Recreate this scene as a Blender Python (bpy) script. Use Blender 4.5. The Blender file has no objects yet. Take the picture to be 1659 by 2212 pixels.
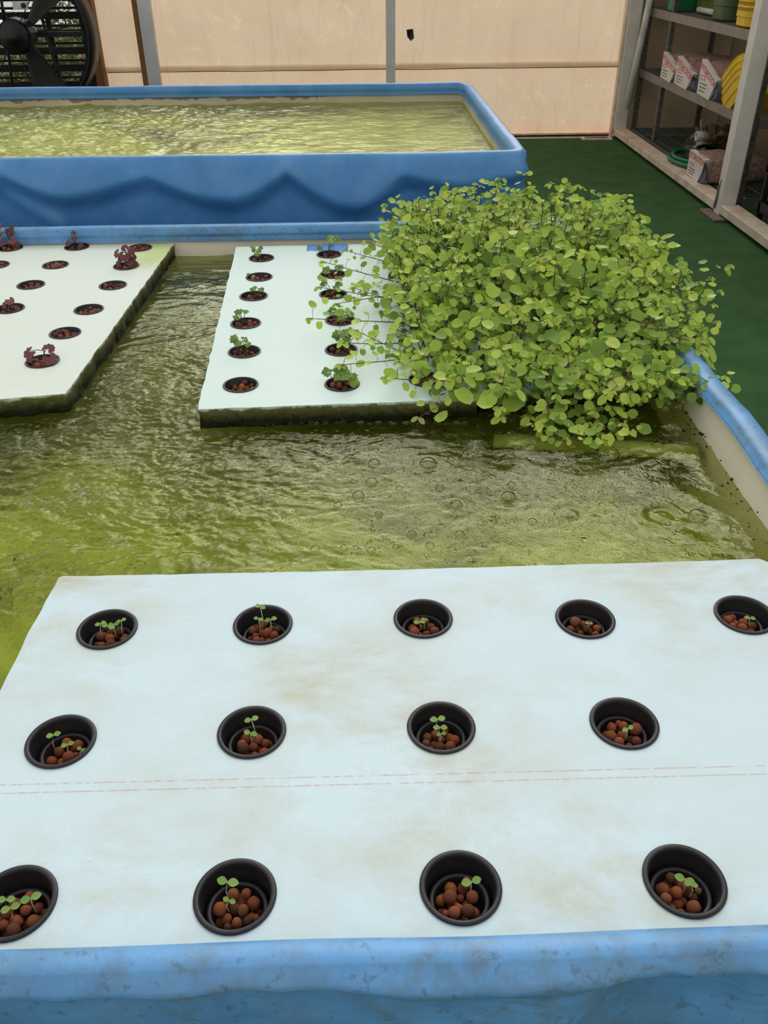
import bpy, bmesh, math, random
from math import sin, cos, pi, radians
from mathutils import Vector, Matrix, noise
random.seed(7)
S = bpy.context.scene
COL = S.collection

# ---------------------------------------------------------------- camera
CAM_H, FPX = 0.9, 1850.0
PITCH, ROLL, YAW = radians(33.72), radians(.48), radians(-1.43)
_f = Vector((-sin(YAW)*cos(PITCH), cos(YAW)*cos(PITCH), -sin(PITCH)))
_r = Vector((cos(YAW), sin(YAW), 0)); _d = _f.cross(_r)
RIGHT = cos(ROLL)*_r + sin(ROLL)*_d
DOWN = -sin(ROLL)*_r + cos(ROLL)*_d
cam = bpy.data.objects.new('camera', bpy.data.cameras.new('camera')); COL.objects.link(cam)
Mx = Matrix((RIGHT, -DOWN, -_f)).transposed().to_4x4(); Mx.translation = (0, 0, CAM_H)
cam.matrix_world = Mx
cam.data.sensor_fit = 'HORIZONTAL'; cam.data.sensor_width = 36; cam.data.lens = FPX/1659*36
cam.data.clip_start = .05; cam.data.clip_end = 200
S.camera = cam

def ray(px, py): return RIGHT*((px-829.5)/FPX) + DOWN*((py-1106)/FPX) + _f
def at(px, py, z=0.):
    d = ray(px, py); return Vector((0, 0, CAM_H)) + d*((z-CAM_H)/d.z)
def atY(px, py, Y):
    d = ray(px, py); return Vector((0, 0, CAM_H)) + d*(Y/d.y)
def atX(px, py, X):
    d = ray(px, py); return Vector((0, 0, CAM_H)) + d*(X/d.x)

# ---------------------------------------------------------------- world, light
S.view_settings.view_transform = 'Standard'; S.view_settings.look = 'None'
S.view_settings.gamma = 1; S.view_settings.use_curve_mapping = False
S.view_settings.exposure = 0.04
W = bpy.data.worlds.new('sky'); S.world = W; W.use_nodes = True
nt = W.node_tree; nt.nodes.clear()
def wn(t, **k):
    n = nt.nodes.new(t)
    for a, b in k.items(): setattr(n, a, b)
    return n
tc = wn('ShaderNodeTexCoord'); bg = wn('ShaderNodeBackground'); out = wn('ShaderNodeOutputWorld')
# overcast sky, brightest above the far right of the yard
dot = wn('ShaderNodeVectorMath', operation='DOT_PRODUCT'); dv = Vector((.20, .82, .50)).normalized(); dot.inputs[1].default_value = dv
nt.links.new(tc.outputs['Generated'], dot.inputs[0])
rmp = wn('ShaderNodeValToRGB'); nt.links.new(dot.outputs['Value'], rmp.inputs[0])
e = rmp.color_ramp; e.elements[0].position = 0; e.elements[0].color = (.100, .099, .097, 1)
a = e.elements.new(.25); a.color = (.105, .105, .104, 1)
e.elements[-1].position = 1; e.elements[-1].color = (.86, .84, .81, 1)
a = e.elements.new(.6); a.color = (.108, .108, .107, 1)
a = e.elements.new(.86); a.color = (.15, .149, .147, 1)
a = e.elements.new(.93); a.color = (.68, .67, .655, 1)
nt.links.new(rmp.outputs[0], bg.inputs[0]); bg.inputs[1].default_value = 7.0
nt.links.new(bg.outputs[0], out.inputs[0])
sun = bpy.data.objects.new('sun', bpy.data.lights.new('sun', 'SUN')); COL.objects.link(sun)
sun.data.energy = .1; sun.data.angle = radians(50); sun.data.color = (1, .98, .95)
sun.rotation_euler = Vector((-.25, .35, 1)).to_track_quat('Z', 'Y').to_euler()

# ---------------------------------------------------------------- helpers
def srgb(r, g, b):
    f = lambda c: (c/255/12.92 if c/255 <= .04045 else ((c/255+.055)/1.055)**2.4)
    return (f(r), f(g), f(b), 1)

class NT:
    """small node-tree builder for one material"""
    def __init__(s, name):
        s.m = bpy.data.materials.new(name); s.m.use_nodes = True; s.t = s.m.node_tree
        s.b = s.t.nodes['Principled BSDF']; s.o = s.t.nodes['Material Output']
        s.tc = s.n('ShaderNodeTexCoord')
    def n(s, t, **k):
        x = s.t.nodes.new(t)
        for a, b in k.items(): setattr(x, a, b)
        return x
    def l(s, a, b): s.t.links.new(a, b)
    def map(s, scale=(1, 1, 1), coord='Object', rot=(0, 0, 0)):
        m = s.n('ShaderNodeMapping'); m.inputs['Scale'].default_value = scale; m.inputs['Rotation'].default_value = rot
        s.l(s.tc.outputs[coord], m.inputs[0]); return m.outputs[0]
    def noise(s, scale=5, detail=4, rough=.55, vec=None, dist=0):
        x = s.n('ShaderNodeTexNoise'); x.inputs['Scale'].default_value = scale; x.inputs['Detail'].default_value = detail
        x.inputs['Roughness'].default_value = rough; x.inputs['Distortion'].default_value = dist
        s.l(vec if vec is not None else s.tc.outputs['Object'], x.inputs['Vector']); return x.outputs['Fac']
    def ramp(s, fac, pts):
        r = s.n('ShaderNodeValToRGB'); el = r.color_ramp.elements
        el[0].position, el[0].color = pts[0]; el[1].position, el[1].color = pts[-1]
        for p, c in pts[1:-1]: x = el.new(p); x.color = c
        s.l(fac, r.inputs[0]); return r.outputs[0]
    def mix(s, fac, a, b, blend='MIX'):
        x = s.n('ShaderNodeMix', data_type='RGBA', blend_type=blend)
        for v, i in ((fac, 0), (a, 6), (b, 7)):
            if hasattr(v, 'is_linked') or hasattr(v, 'links'): s.l(v, x.inputs[i])
            else: x.inputs[i].default_value = v
        return x.outputs[2]
    def math(s, op, a, b=None):
        x = s.n('ShaderNodeMath', operation=op)
        for v, i in ((a, 0), (b, 1)):
            if v is None: continue
            if hasattr(v, 'links'): s.l(v, x.inputs[i])
            else: x.inputs[i].default_value = v
        return x.outputs[0]
    def xyz(s, coord='Object'):
        x = s.n('ShaderNodeSeparateXYZ'); s.l(s.tc.outputs[coord], x.inputs[0]); return x.outputs
    def bump(s, h, strength=.3, dist=.01):
        x = s.n('ShaderNodeBump'); x.inputs['Strength'].default_value = strength; x.inputs['Distance'].default_value = dist
        s.l(h, x.inputs['Height']); return x.outputs[0]
    def fin(s, col=None, rough=.6, bump=None, spec=.5, metal=0):
        if col is not None:
            if hasattr(col, 'links'): s.l(col, s.b.inputs['Base Color'])
            else: s.b.inputs['Base Color'].default_value = col
        s.b.inputs['Roughness'].default_value = rough; s.b.inputs['Specular IOR Level'].default_value = spec
        s.b.inputs['Metallic'].default_value = metal
        if bump is not None: s.l(bump, s.b.inputs['Normal'])
        return s.m
B0, B1 = (0, 0, 0, 1), (1, 1, 1, 1)
def simple(name, c1, c2=None, scale=8, rough=.6, bump=0, bscale=60, spec=.4, metal=0, stretch=(1, 1, 1)):
    k = NT(name); c2 = c2 or tuple(v*.8 for v in c1[:3])+(1,)
    c = k.ramp(k.noise(scale, 5, .6, k.map(stretch)), [(.35, c1), (.68, c2)])
    return k.fin(c, rough, k.bump(k.noise(bscale, 3), bump, .004) if bump else None, spec, metal)

# ---------------------------------------------------------------- materials
def m_raft(name, tint, stain, amount, lines=False, algae=True, moss=None):
    k = NT(name)
    n1 = k.noise(4.5, 8, .7, k.map((1, 1.7, 1)), .3); n2 = k.noise(2.0, 3, .5)
    f = k.math('MULTIPLY', k.ramp(n1, [(.40, B0), (.74, B1)]), k.ramp(n2, [(.34, B0), (.62, B1)]))
    f = k.math('MULTIPLY', f, amount)
    c = k.mix(f, tint, stain)
    sp = k.ramp(k.noise(85, 2, .5), [(.74, B0), (.79, B1)])
    c = k.mix(k.math('MULTIPLY', sp, .25), c, srgb(120, 118, 100))
    if moss:      # light green film of algae grown on one corner
        X = k.xyz(); dx = k.math('SUBTRACT', X[0], moss[0]); dy = k.math('SUBTRACT', X[1], moss[1])
        r2 = k.math('ADD', k.math('MULTIPLY', dx, dx), k.math('MULTIPLY', k.math('MULTIPLY', dy, dy), .35))
        mm = k.math('SUBTRACT', 1.0, k.math('DIVIDE', r2, moss[2]**2)); mm = k.math('ADD', mm, k.math('MULTIPLY', k.math('SUBTRACT', k.noise(22, 6, .7), .5), 1.6))
        c = k.mix(k.math('MULTIPLY', k.ramp(mm, [(.15, B0), (.95, B1)]), .85), c, srgb(186, 204, 116))
    if lines:
        X = k.xyz()
        for (y0, w) in lines:
            wob = k.math('ADD', X[1], k.math('MULTIPLY', k.noise(60, 2), .0012))
            d = k.math('ABSOLUTE', k.math('SUBTRACT', k.math('SUBTRACT', wob, k.math('MULTIPLY', X[0], -.004)), y0))
            l = k.math('MULTIPLY', k.math('LESS_THAN', d, w), k.ramp(k.noise(110, 3), [(.36, B0), (.56, B1)]))
            c = k.mix(k.math('MULTIPLY', l, .5), c, srgb(190, 130, 110))
    if algae:
        # algae growth on the wet sides, darkest at the waterline
        z = k.xyz()[2]
        zz = k.math('ADD', z, k.math('MULTIPLY', k.math('SUBTRACT', k.noise(26, 5, .7), .5), .034))
        mr = k.n('ShaderNodeMapRange'); mr.inputs['From Min'].default_value = -.001; mr.inputs['From Max'].default_value = -.007
        k.l(zz, mr.inputs[0])
        ac = k.ramp(k.math('ADD', z, k.math('MULTIPLY', k.noise(45, 5, .7), .03)), [(0, srgb(22, 24, 12)), (.5, srgb(30, 32, 16)), (1, srgb(100, 104, 58))])
        mr2 = k.n('ShaderNodeMapRange'); mr2.inputs['From Min'].default_value = -.045; mr2.inputs['From Max'].default_value = .004
        k.l(k.math('ADD', z, k.math('MULTIPLY', k.math('SUBTRACT', k.noise(110, 6, .75), .5), .045)), mr2.inputs[0])
        ac = k.ramp(mr2.outputs[0], [(.18, srgb(20, 20, 12)), (.42, srgb(62, 64, 32)), (.8, srgb(104, 106, 58)), (1, srgb(140, 146, 100))])
        g = k.n('ShaderNodeNewGeometry'); sx = k.n('ShaderNodeSeparateXYZ'); k.l(g.outputs['Normal'], sx.inputs[0])
        side = k.math('LESS_THAN', sx.outputs[2], .5)
        c = k.mix(k.math('MULTIPLY', mr.outputs[0], side), c, ac)
    return k.fin(c, .55, k.bump(k.noise(180, 3), .12, .002), .3)
M = {}
M['raft_front'] = m_raft('foam_front', srgb(202, 222, 228), srgb(186, 184, 158), 1.25, [(at(829.5, 1674).y, .0011), (at(829.5, 1692).y, .0011)])
M['raft_mid'] = m_raft('foam_mid', srgb(208, 228, 221), srgb(200, 208, 188), .25)
M['raft_left'] = m_raft('foam_left', srgb(216, 226, 214), srgb(206, 212, 186), .25, moss=(at(335, 548).x, at(335, 548).y, .13))
M['raft_old'] = m_raft('foam_old', srgb(190, 212, 200), srgb(150, 145, 115), .9)
def m_blue(name, base, dirt_amt=.6, lo=.50):
    k = NT(name)
    c = k.ramp(k.noise(3.5, 4), [(.35, base), (.7, tuple(min(1, v*1.18) for v in base[:3])+(1,))])
    d = k.math('MULTIPLY', k.ramp(k.noise(16, 8, .75), [(lo, B0), (lo+.16, B1)]), k.ramp(k.noise(2.6, 3), [(lo-.12, B0), (lo+.05, B1)]))
    c = k.mix(k.math('MULTIPLY', d, dirt_amt), c, srgb(96, 110, 106))
    # pale film in noise patches all over the liner
    h = k.ramp(k.noise(7, 6, .7), [(.42, B0), (.66, B1)])
    c = k.mix(k.math('MULTIPLY', h, .2), c, srgb(140, 176, 206))
    t_ = k.math('MULTIPLY', k.ramp(k.noise(55, 5, .7), [(lo+.13, B0), (lo+.2, B1)]), dirt_amt*.8)
    c = k.mix(t_, c, srgb(70, 84, 84))
    b = k.bump(k.noise(22, 4, .5), .25, .006)
    return k.fin(c, .42, b, .45)
M['blue'] = m_blue('blue_liner', srgb(88, 148, 200), .55, .45)
M['blue_far'] = m_blue('blue_liner_far', srgb(70, 134, 190), .2)
k = NT('white_liner')
c = k.ramp(k.noise(4, 5), [(.3, srgb(244, 236, 214)), (.7, srgb(234, 222, 196))])
s_ = k.ramp(k.noise(9, 8, .75, None, 1.2), [(.66, B0), (.72, B1)]); c = k.mix(k.math('MULTIPLY', s_, .7), c, srgb(150, 112, 72))
M['white_liner'] = k.fin(c, .4, k.bump(k.noise(10, 3), .15, .01))
k = NT('white_liner_scum')     # scum band above the waterline of the far tank
z = k.xyz()[2]
zz = k.math('ADD', z, k.math('MULTIPLY', k.math('SUBTRACT', k.noise(9, 6, .7), .5), .09))
c = k.ramp(k.noise(4, 5), [(.3, srgb(205, 196, 170)), (.7, srgb(180, 170, 140))])
lt = k.math('GREATER_THAN', zz, .167)
xx = k.math('LESS_THAN', k.math('ADD', k.xyz()[0], k.math('MULTIPLY', k.noise(3, 3), .5)), .15)
c = k.mix(k.math('MULTIPLY', k.math('MULTIPLY', lt, .75), xx), c, srgb(104, 88, 62))
M['liner_far'] = k.fin(c, .5)
k = NT('pond_floor')
n1 = k.noise(2.2, 5, .6, None, 1.0); n2 = k.noise(9, 6, .65, None, .6)
c = k.ramp(n1, [(.30, srgb(122, 130, 40)), (.48, srgb(176, 188, 68)), (.68, srgb(208, 214, 98))])
c = k.mix(k.math('MULTIPLY', k.ramp(n2, [(.45, B0), (.65, B1)]), .45), c, srgb(104, 104, 36))
v = k.n('ShaderNodeTexVoronoi'); v.inputs['Scale'].default_value = 34; v.inputs['Randomness'].default_value = 1; k.l(k.map((1, 1, 1)), v.inputs['Vector'])
sp = k.math('MULTIPLY', k.math('LESS_THAN', v.outputs['Distance'], .21), k.math('GREATER_THAN', k.noise(3.1, 3), .5))
c = k.mix(k.math('MULTIPLY', sp, .85), c, srgb(30, 34, 22))
# floor colour turns darker and browner towards the far end
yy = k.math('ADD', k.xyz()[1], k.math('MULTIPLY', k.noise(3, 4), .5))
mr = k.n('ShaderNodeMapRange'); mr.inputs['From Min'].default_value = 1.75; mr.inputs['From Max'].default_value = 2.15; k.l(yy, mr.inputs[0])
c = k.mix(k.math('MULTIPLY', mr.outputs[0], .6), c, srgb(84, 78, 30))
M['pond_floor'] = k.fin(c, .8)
k = NT('pond_floor_far')
c = k.ramp(k.noise(1.5, 5, .6, None, .8), [(.32, srgb(92, 88, 62)), (.42, srgb(150, 148, 84)), (.5, srgb(206, 206, 124)), (.7, srgb(216, 214, 148))])
M['pond_floor_far'] = k.fin(c, .8)
def m_water(name, tint, rough, bs, bstr, stretch=(1, 1, 1)):
    k = NT(name); t = k.t; t.nodes.remove(k.b)
    g = k.n('ShaderNodeBsdfGlass'); g.inputs['IOR'].default_value = 1.33; g.inputs['Roughness'].default_value = rough; g.inputs['Color'].default_value = tint
    n = k.noise(bs, 3, .55, k.map(stretch), .8)
    k.l(k.bump(n, bstr, .01), g.inputs['Normal']); k.l(g.outputs[0], k.o.inputs[0]); return k.m
M['water'] = m_water('green_water', (.90, .93, .66, 1), .0, 42, .16)
M['water_far'] = m_water('green_water_far', (.90, .93, .68, 1), .02, 40, .35, (.5, 1.3, 1))
k = NT('bubble'); k.t.nodes.remove(k.b)
lw = k.n('ShaderNodeLayerWeight'); lw.inputs[0].default_value = .35
gl = k.n('ShaderNodeBsdfGlossy'); gl.inputs['Roughness'].default_value = .05; gl.inputs['Color'].default_value = (.9, .9, .85, 1)
tr = k.n('ShaderNodeBsdfTransparent'); k.l(k.ramp(lw.outputs['Facing'], [(0, (.96, .97, .92, 1)), (.4, (.82, .84, .72, 1)), (.75, (.16, .17, .09, 1))]), tr.inputs[0])
mx = k.n('ShaderNodeMixShader'); k.l(k.math('MULTIPLY', k.math('POWER', lw.outputs['Facing'], 2.5), .55), mx.inputs[0]); k.l(tr.outputs[0], mx.inputs[1]); k.l(gl.outputs[0], mx.inputs[2]); k.l(mx.outputs[0], k.o.inputs[0])
M['bubble'] = k.m
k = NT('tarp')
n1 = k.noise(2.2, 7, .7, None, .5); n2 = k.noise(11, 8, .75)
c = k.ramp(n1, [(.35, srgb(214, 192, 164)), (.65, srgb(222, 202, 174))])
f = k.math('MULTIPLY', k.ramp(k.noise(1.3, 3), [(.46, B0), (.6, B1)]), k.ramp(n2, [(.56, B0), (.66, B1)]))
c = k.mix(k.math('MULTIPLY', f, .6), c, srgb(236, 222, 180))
z = k.xyz()[2]
f = k.math('MULTIPLY', k.ramp(k.math('ADD', k.math('MULTIPLY', z, -1.6), k.math('MULTIPLY', k.noise(7, 6, .75), .5)), [(.82, B0), (1.0, B1)]), .5)
c = k.mix(f, c, srgb(226, 178, 148))
def cloth(k, c, t, *a):
    k.fin(c, *a); tl = k.n('ShaderNodeBsdfTranslucent'); k.l(c, tl.inputs[0]); mx = k.n('ShaderNodeMixShader'); mx.inputs[0].default_value = t
    k.l(k.b.outputs[0], mx.inputs[1]); k.l(tl.outputs[0], mx.inputs[2]); k.l(mx.outputs[0], k.o.inputs[0]); return k.m
cr = k.ramp(k.noise(2.4, 2, .5, k.map((3, 1, .25))), [(.48, B1), (.5, (.93, .93, .93, 1)), (.52, B1)])
c = k.mix(1.0, c, cr, 'MULTIPLY')
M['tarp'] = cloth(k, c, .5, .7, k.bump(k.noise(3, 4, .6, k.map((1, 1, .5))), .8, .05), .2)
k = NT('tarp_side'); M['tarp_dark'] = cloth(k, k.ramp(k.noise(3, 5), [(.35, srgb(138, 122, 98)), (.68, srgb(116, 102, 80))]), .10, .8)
M['carpet'] = simple('green_carpet', srgb(66, 100, 58), srgb(54, 86, 50), 6, .95, .6, 260, .1)
M['white_paint'] = simple('white_paint', srgb(236, 228, 216), srgb(220, 210, 196), 7, .5)
M['plate_paint'] = simple('plate_paint', srgb(232, 216, 196), srgb(204, 178, 150), 9, .6)
M['grey_paint'] = simple('grey_white_paint', srgb(226, 222, 216), srgb(210, 206, 200), 7, .5)
M['wood'] = simple('brown_wood', srgb(160, 108, 66), srgb(112, 72, 44), 12, .7, stretch=(1, 1, .1))
M['dark_wood'] = simple('dark_wood', srgb(52, 36, 30), srgb(36, 26, 22), 12, .8)
M['metal_grey'] = simple('shelf_grey', srgb(142, 138, 132), srgb(120, 116, 110), 9, .45, metal=.3)
M['metal_dark'] = simple('shelf_post_grey', srgb(112, 108, 100), srgb(70, 66, 60), 40, .5, metal=.2)
M['dark_metal'] = simple('dark_metal', srgb(44, 42, 42), srgb(30, 29, 30), 9, .4)
M['fan_black'] = simple('fan_black', srgb(24, 24, 25), srgb(16, 16, 17), 9, .4)
M['fan_blade'] = simple('fan_blade', srgb(80, 76, 70), srgb(66, 62, 56), 9, .4)
M['steel'] = simple('rust_grey', srgb(130, 120, 110), srgb(96, 78, 62), 30, .6)
M['cup'] = simple('black_plastic', srgb(36, 32, 34), srgb(28, 26, 27), 30, .45, .1, 120)
k = NT('clay'); oi = k.n('ShaderNodeObjectInfo')
c = k.ramp(oi.outputs['Random'], [(0, srgb(84, 60, 46)), (.25, srgb(122, 76, 54)), (.6, srgb(144, 82, 56)), (.85, srgb(164, 92, 60)), (1, srgb(118, 88, 68))])
c = k.mix(k.math('MULTIPLY', k.ramp(k.noise(240, 4, .6), [(.45, B0), (.6, B1)]), .35), c, srgb(78, 50, 36))
M['clay'] = k.fin(c, .9, k.bump(k.noise(500, 3), .5, .001), .1)
k = NT('clay_wet'); g = k.n('ShaderNodeNewGeometry')
c = k.ramp(g.outputs['Random Per Island'], [(0, srgb(70, 44, 34)), (.5, srgb(118, 66, 46)), (1, srgb(150, 84, 56))])
M['clay_many'] = k.fin(c, .85)
def m_leaf(name, pts, trans=.35, rough=.45):
    k = NT(name); g = k.n('ShaderNodeNewGeometry')
    at_ = k.n('ShaderNodeAttribute'); at_.attribute_name = 'tone'
    f = k.math('ADD', k.math('MULTIPLY', g.outputs['Random Per Island'], .45), k.math('MULTIPLY', at_.outputs['Fac'], .55))
    c = k.ramp(f, pts)
    k.fin(c, rough, None, .4)
    tl = k.n('ShaderNodeBsdfTranslucent'); k.l(c, tl.inputs[0]); mx = k.n('ShaderNodeMixShader'); mx.inputs[0].default_value = trans
    k.l(k.b.outputs[0], mx.inputs[1]); k.l(tl.outputs[0], mx.inputs[2]); k.l(mx.outputs[0], k.o.inputs[0]); return k.m
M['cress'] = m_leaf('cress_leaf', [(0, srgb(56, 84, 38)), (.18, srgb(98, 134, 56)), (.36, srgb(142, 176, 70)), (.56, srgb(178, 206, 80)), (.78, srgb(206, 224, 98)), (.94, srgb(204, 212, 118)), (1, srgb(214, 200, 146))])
M['stem'] = simple('green_brown_stem', srgb(104, 96, 60), srgb(78, 58, 46), 30, .6)
M['sprout'] = m_leaf('sprout_leaf', [(0, srgb(120, 165, 72)), (1, srgb(172, 205, 110))], .3)
M['sprout_stem'] = simple('pale_stem', srgb(196, 204, 160), srgb(170, 180, 130), 30, .6)
M['parsley'] = m_leaf('lobed_leaf', [(0, srgb(96, 136, 58)), (.6, srgb(130, 165, 72)), (1, srgb(160, 185, 88))], .3)
M['perilla'] = m_leaf('purple_leaf', [(0, srgb(92, 48, 50)), (.6, srgb(122, 70, 70)), (1, srgb(140, 98, 80))], .2)
M['perilla_stem'] = simple('purple_stem', srgb(60, 34, 36), srgb(48, 28, 30), 30, .6)
M['tape'] = simple('blue_tape', srgb(60, 132, 205), srgb(52, 120, 192), 9, .5)
M['snail'] = simple('snail_shell', srgb(34, 28, 22), srgb(20, 18, 15), 90, .3)
M['pvc'] = simple('white_pvc', srgb(214, 212, 204), srgb(190, 186, 176), 9, .4)
M['wet_pvc'] = simple('algae_pvc', srgb(200, 204, 130), srgb(150, 158, 80), 9, .4)
M['bag'] = simple('pinkish_clear_bag', srgb(196, 162, 148), srgb(132, 96, 82), 45, .35, .5, 60)
M['bag_label'] = simple('bag_white', srgb(232, 226, 220), srgb(218, 210, 204), 9, .5)
M['bag_blue'] = simple('bag_blue', srgb(96, 116, 142), srgb(52, 64, 84), 25, .4, .4, 40)
M['red_print'] = simple('red_print', srgb(222, 104, 92), srgb(210, 90, 80), 9, .6)
M['grey_print'] = simple('grey_print', srgb(110, 104, 100), srgb(90, 84, 80), 9, .6)
M['yellow'] = simple('yellow_plastic', srgb(238, 196, 40), srgb(226, 180, 34), 9, .4)
M['green_crate'] = simple('green_plastic', srgb(72, 96, 50), srgb(58, 82, 40), 9, .5)
M['bucket'] = simple('white_plastic', srgb(214, 212, 208), srgb(196, 194, 190), 9, .4)
M['hose_green'] = simple('green_rubber', srgb(32, 132, 84), srgb(26, 116, 72), 9, .4)
M['hose_black'] = simple('black_rubber', srgb(34, 30, 28), srgb(24, 22, 20), 9, .5)
M['kraft'] = simple('kraft_paper', srgb(136, 112, 84), srgb(104, 84, 62), 9, .8)
M['ground'] = simple('bare_ground', srgb(150, 116, 92), srgb(104, 78, 62), 3, .9)
M['bush'] = m_leaf('bush_leaf', [(0, srgb(50, 80, 30)), (.6, srgb(110, 130, 60)), (1, srgb(190, 190, 130))], .3)
M['blue_grey'] = simple('blue_grey_paint', srgb(70, 90, 104), srgb(60, 78, 90), 9, .6)
k = NT('foam_film'); k.t.nodes.remove(k.b)
lw = k.n('ShaderNodeLayerWeight'); lw.inputs[0].default_value = .35
df = k.n('ShaderNodeBsdfDiffuse'); df.inputs[0].default_value = srgb(214, 214, 186)
gl = k.n('ShaderNodeBsdfGlossy'); gl.inputs['Roughness'].default_value = .1; m1 = k.n('ShaderNodeMixShader'); m1.inputs[0].default_value = .4
k.l(df.outputs[0], m1.inputs[1]); k.l(gl.outputs[0], m1.inputs[2])
tr = k.n('ShaderNodeBsdfTransparent'); mx = k.n('ShaderNodeMixShader'); k.l(k.math('MULTIPLY', k.math('POWER', lw.outputs['Facing'], 1.8), .75), mx.inputs[0])
k.l(tr.outputs[0], mx.inputs[1]); k.l(m1.outputs[0], mx.inputs[2]); k.l(mx.outputs[0], k.o.inputs[0])
M['foam'] = k.m

# ---------------------------------------------------------------- mesh builder
class MB:
    def __init__(s): s.v = []; s.f = []; s.tone = []; s.mi = []
    def add(s, vs, fs, tone=0., mi=0):
        o = len(s.v); s.v += [tuple(p) for p in vs]; s.f += [tuple(i+o for i in f) for f in fs]
        s.tone += [tone]*len(vs); s.mi += [mi]*len(fs); return s
    def box(s, x0, x1, y0, y1, z0, z1, mat=None):
        vs = [Vector((x, y, z)) for z in (z0, z1) for y in (y0, y1) for x in (x0, x1)]
        if mat: vs = [mat @ v for v in vs]
        return s.add(vs, [(0, 2, 3, 1), (4, 5, 7, 6), (0, 1, 5, 4), (2, 6, 7, 3), (0, 4, 6, 2), (1, 3, 7, 5)])
    def tube(s, pts, r, n=6, closed=False, tone=0., cap=True):
        pts = [Vector(p) for p in pts]; N = len(pts); vs = []; rr = r if isinstance(r, (list, tuple)) else [r]*N
        up = Vector((0.13, .21, 1)).normalized()
        for i, p in enumerate(pts):
            a = pts[(i-1) % N] if (closed or i > 0) else p; b = pts[(i+1) % N] if (closed or i < N-1) else p
            d = (b-a).normalized() if (b-a).length > 1e-9 else Vector((0, 0, 1))
            u = d.cross(up); u = u.normalized() if u.length > 1e-3 else Vector((1, 0, 0)); w = u.cross(d).normalized()
            vs += [p + (u*cos(2*pi*j/n)+w*sin(2*pi*j/n))*rr[i] for j in range(n)]
        fs = []
        for i in range(N if closed else N-1):
            i2 = (i+1) % N
            fs += [(i*n+j, i*n+(j+1) % n, i2*n+(j+1) % n, i2*n+j) for j in range(n)]
        if cap and not closed: fs += [tuple(range(n))[::-1], tuple((N-1)*n+j for j in range(n))]
        return s.add(vs, fs, tone)
    def lathe(s, prof, n=32, c=(0, 0, 0), mat=None, closed=False):
        vs = [Vector((r*cos(2*pi*j/n), r*sin(2*pi*j/n), z)) for r, z in prof for j in range(n)]
        vs = [(mat @ v if mat else v)+Vector(c) for v in vs]
        K = len(prof); fs = []
        for i in range(K if closed else K-1):
            i2 = (i+1) % K
            fs += [(i*n+j, i*n+(j+1) % n, i2*n+(j+1) % n, i2*n+j) for j in range(n)]
        return s.add(vs, fs)
    def grid(s, nu, nv, fn):
        vs = [fn(i/(nu-1), j/(nv-1)) for j in range(nv) for i in range(nu)]
        fs = [(j*nu+i, j*nu+i+1, (j+1)*nu+i+1, (j+1)*nu+i) for j in range(nv-1) for i in range(nu-1)]
        return s.add(vs, fs)
    def build(s, name, m, parent=None, smooth=False, bevel=0):
        me = bpy.data.meshes.new(name); me.from_pydata(s.v, [], s.f)
        for mm in (m if isinstance(m, (list, tuple)) else [m]): me.materials.append(mm)
        if any(s.mi): me.polygons.foreach_set('material_index', s.mi)
        if any(s.tone):
            a = me.attributes.new('tone', 'FLOAT', 'POINT'); a.data.foreach_set('value', s.tone)
        if smooth: me.polygons.foreach_set('use_smooth', [True]*len(me.polygons))
        me.update(); o = bpy.data.objects.new(name, me); COL.objects.link(o)
        if parent: put(o, parent)
        if bevel:
            b = o.modifiers.new('bevel', 'BEVEL'); b.width = bevel; b.segments = 2; b.limit_method = 'ANGLE'
        return o
def put(o, parent):
    """parent, keeping vertices given in world space where the parent Empty stands"""
    o.parent = parent; o.matrix_parent_inverse = Matrix.Translation(parent.location).inverted()
def thing(name, label, cat, loc=(0, 0, 0), group=None):
    o = bpy.data.objects.new(name, None); COL.objects.link(o); o.location = loc; o.empty_display_size = .05
    return tag(o, label, cat, group)
def tag(o, label, cat, group=None, kind=None):
    o['label'] = label; o['category'] = cat
    if group: o['group'] = group
    if kind: o['kind'] = kind
    return o
def struct(o): o['kind'] = 'structure'; return o
def bx(name, x0, x1, y0, y1, z0, z1, m, parent=None, bevel=.003):
    return MB().box(x0, x1, y0, y1, z0, z1).build(name, m, parent, bevel=bevel)
def rnd(a, b): return random.uniform(a, b)
def sm(a, b, x):
    t = max(0, min(1, (x-a)/(b-a))); return t*t*(3-2*t)

# ================================================================ SETTING
ZF = -.5
struct(bx('floor', -6, 6, -2, 7.9, ZF-.05, ZF, M['carpet'], bevel=0))
YW = 7.78
def tarp(u0, u1, z0, z1, hem):
    def f(u, v):
        x = u0+(u1-u0)*u; z = z0+(z1-z0)*v
        return (x, YW + .012*noise.noise(Vector((x*1.7, z*1.2, 3))) + (.006*noise.noise(Vector((x*7, z*3, 9)))) - .03*math.exp(-((z-.03)/.012)**2)*hem, z)
    return f
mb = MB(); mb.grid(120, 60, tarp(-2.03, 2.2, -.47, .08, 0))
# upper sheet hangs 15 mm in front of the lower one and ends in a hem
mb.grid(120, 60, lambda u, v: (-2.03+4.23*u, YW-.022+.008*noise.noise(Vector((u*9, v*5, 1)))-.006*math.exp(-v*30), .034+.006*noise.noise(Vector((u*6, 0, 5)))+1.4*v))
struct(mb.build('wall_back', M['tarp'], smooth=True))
struct(MB().grid(8, 8, lambda u, v: (3.05, 3.0+4.8*u, ZF+2.8*v)).build('wall_right', M['tarp_dark']))
struct(MB().grid(8, 8, lambda u, v: (2.2+.86*u, YW, ZF+2.8*v)).build('wall_right_end', M['tarp_dark']))
struct(MB().grid(8, 8, lambda u, v: (2.33+.77*u, 2.6+5.3*v, 2.2)).build('shade_ceiling', M['tarp_dark']))  # unseen cover added to darken the shelf area
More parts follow.
